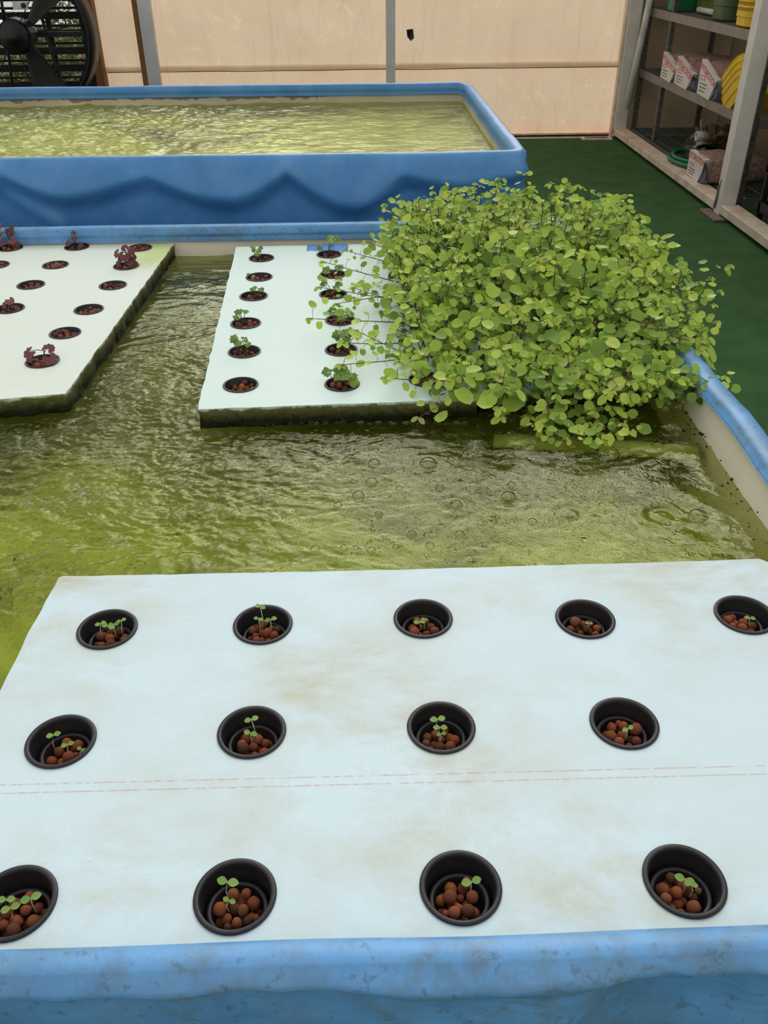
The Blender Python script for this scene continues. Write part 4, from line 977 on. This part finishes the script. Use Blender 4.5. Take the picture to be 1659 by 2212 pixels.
basket(Vector((2.5, 6.38, .455)), .3, .3, .24, Matrix.Identity(4), 'plastic_crate', 'olive green crate on the upper shelf beside the yellow stack', M['green_crate'], 3, .94)
basket(Vector((2.42, 7.28, .455)), .2, .16, .22, Matrix.Identity(4), 'plastic_crate', 'bright green crate on the upper shelf at the far post', M['hose_green'], 3, .94)
tag(MB().tube([(2.45, 6.6, .475), (2.45, 7.0, .475)], .018, 12).build('pipe_piece', M['pvc'], smooth=True), 'short white pipe lying on the upper shelf between the green crates', 'pipe')
basket(Vector((2.6, 6.9, .455)), .3, .5, .25, Matrix.Identity(4), 'plastic_crate', 'dark green crate at the back of the upper shelf', M['bush'], 3, .95)
# leaning white pipe
a, b = atY(1352, 236, 7.60), atY(1412, -40, 7.60)
tag(MB().tube([a, a.lerp(b, .5)+Vector((.004, 0, 0)), b+(b-a)*.8], .026, 16).build('leaning_pipe', M['pvc'], smooth=True), 'long white pipe leaning in the corner beside the shelving', 'pipe')
# hoses
def coil(c, R0, R1_, turns, r, m, z0, dz, name_, label, ph=0, wob=.012, el=.7):
    pts = []
    for i in range(int(turns*28)+1):
        t = i/28; R_ = R0+(R1_-R0)*t/turns; a_ = ph+2*pi*t
        pts.append((c[0]+R_*cos(a_)*el+wob*N3(t*3, 1, 1), c[1]+R_*sin(a_)+wob*N3(t*3, 5, 1), z0+dz*t+.004*N3(t*4, 9, 9)))
    o = MB().tube(pts, r, 8).build(name_, m, smooth=True); tag(o, label, 'hose')
coil((2.37, 6.33), .30, .24, 2.0, .013, M['hose_green'], -.41, .022, 'garden_hose', 'bright green hose looped on the bottom shelf and over the sill', 1.0, .02, .55)
coil((2.50, 6.30), .26, .16, 5.0, .012, M['hose_black'], -.39, .012, 'garden_hose', 'black hose coiled on the bottom shelf behind the green one', 0, .02, .75)
# crumpled kraft paper
p = Vector((2.62, 6.72, -.42))
bm = bmesh.new(); bmesh.ops.create_icosphere(bm, subdivisions=4, radius=1)
for v in bm.verts:
    n_ = 1+.55*noise.noise(v.co*1.6)+.3*noise.cell(v.co*3.1); v.co = Vector((v.co.x*.14*n_, v.co.y*.22*n_, max(-.02, v.co.z*.12*n_)))+p+Vector((0, 0, .03))
me = bpy.data.meshes.new('paper_bag'); bm.to_mesh(me); bm.free(); me.materials.append(M['kraft']); o = bpy.data.objects.new('paper_bag', me); COL.objects.link(o)
tag(o, 'crumpled brown paper bag on the bottom shelf', 'bag')
pv = thing('pipe_fitting', 'grey-white plastic tee fitting standing on the bottom shelf before the paper bag', 'fitting', (2.45, 6.32, -.43))
c = atX(1517, 290, 2.45); c.z = -.42
mb = MB(); mb.tube([c, c+Vector((0, 0, .06))], .036, 16); mb.tube([c+Vector((0, 0, .055)), c+Vector((0, 0, .075))], .043, 16); mb.tube([c+Vector((0, 0, .075)), c+Vector((0, 0, .12))], .03, 16); mb.build('socket', M['pvc'], pv, True)
mb = MB(); hh = c+Vector((-.045, -.01, .145)); mb.lathe([(.02, 0), (.034, 0), (.034, .09), (.02, .09)], 20, (0, 0, 0), Matrix.Translation(hh) @ Matrix.Rotation(radians(90), 4, 'Y'), True); mb.build('elbow', M['pvc'], pv, True)
MB().tube([c+Vector((0, -.03, .03)), c+Vector((0, -.10, .05))], .02, 12).build('side_branch', M['pvc'], pv, True)
MB().tube([c+Vector((0, .02, .17)), c+Vector((0, .08, .24))], .003, 5).build('wire', M['pvc'], pv)
mb = MB(); mb.box(2.42, 2.52, c.y-.26, c.y-.11, -.425, -.37); o = mb.build('valve_body', M['yellow'], bevel=.012); tag(o, 'small yellow pump with black cap on the bottom shelf behind the post', 'pump')
o2 = MB().lathe([(.001, 0), (.03, 0), (.03, .03), (.001, .035)], 20, (2.46, c.y-.17, -.37)).build('cap', M['hose_black'], None, True); o2.parent = o

# things hang level: keep every top-level mesh labelled
print('objects', len(S.objects), 'pebbles', NPEB[0], 'leaf verts', len(LV.v))
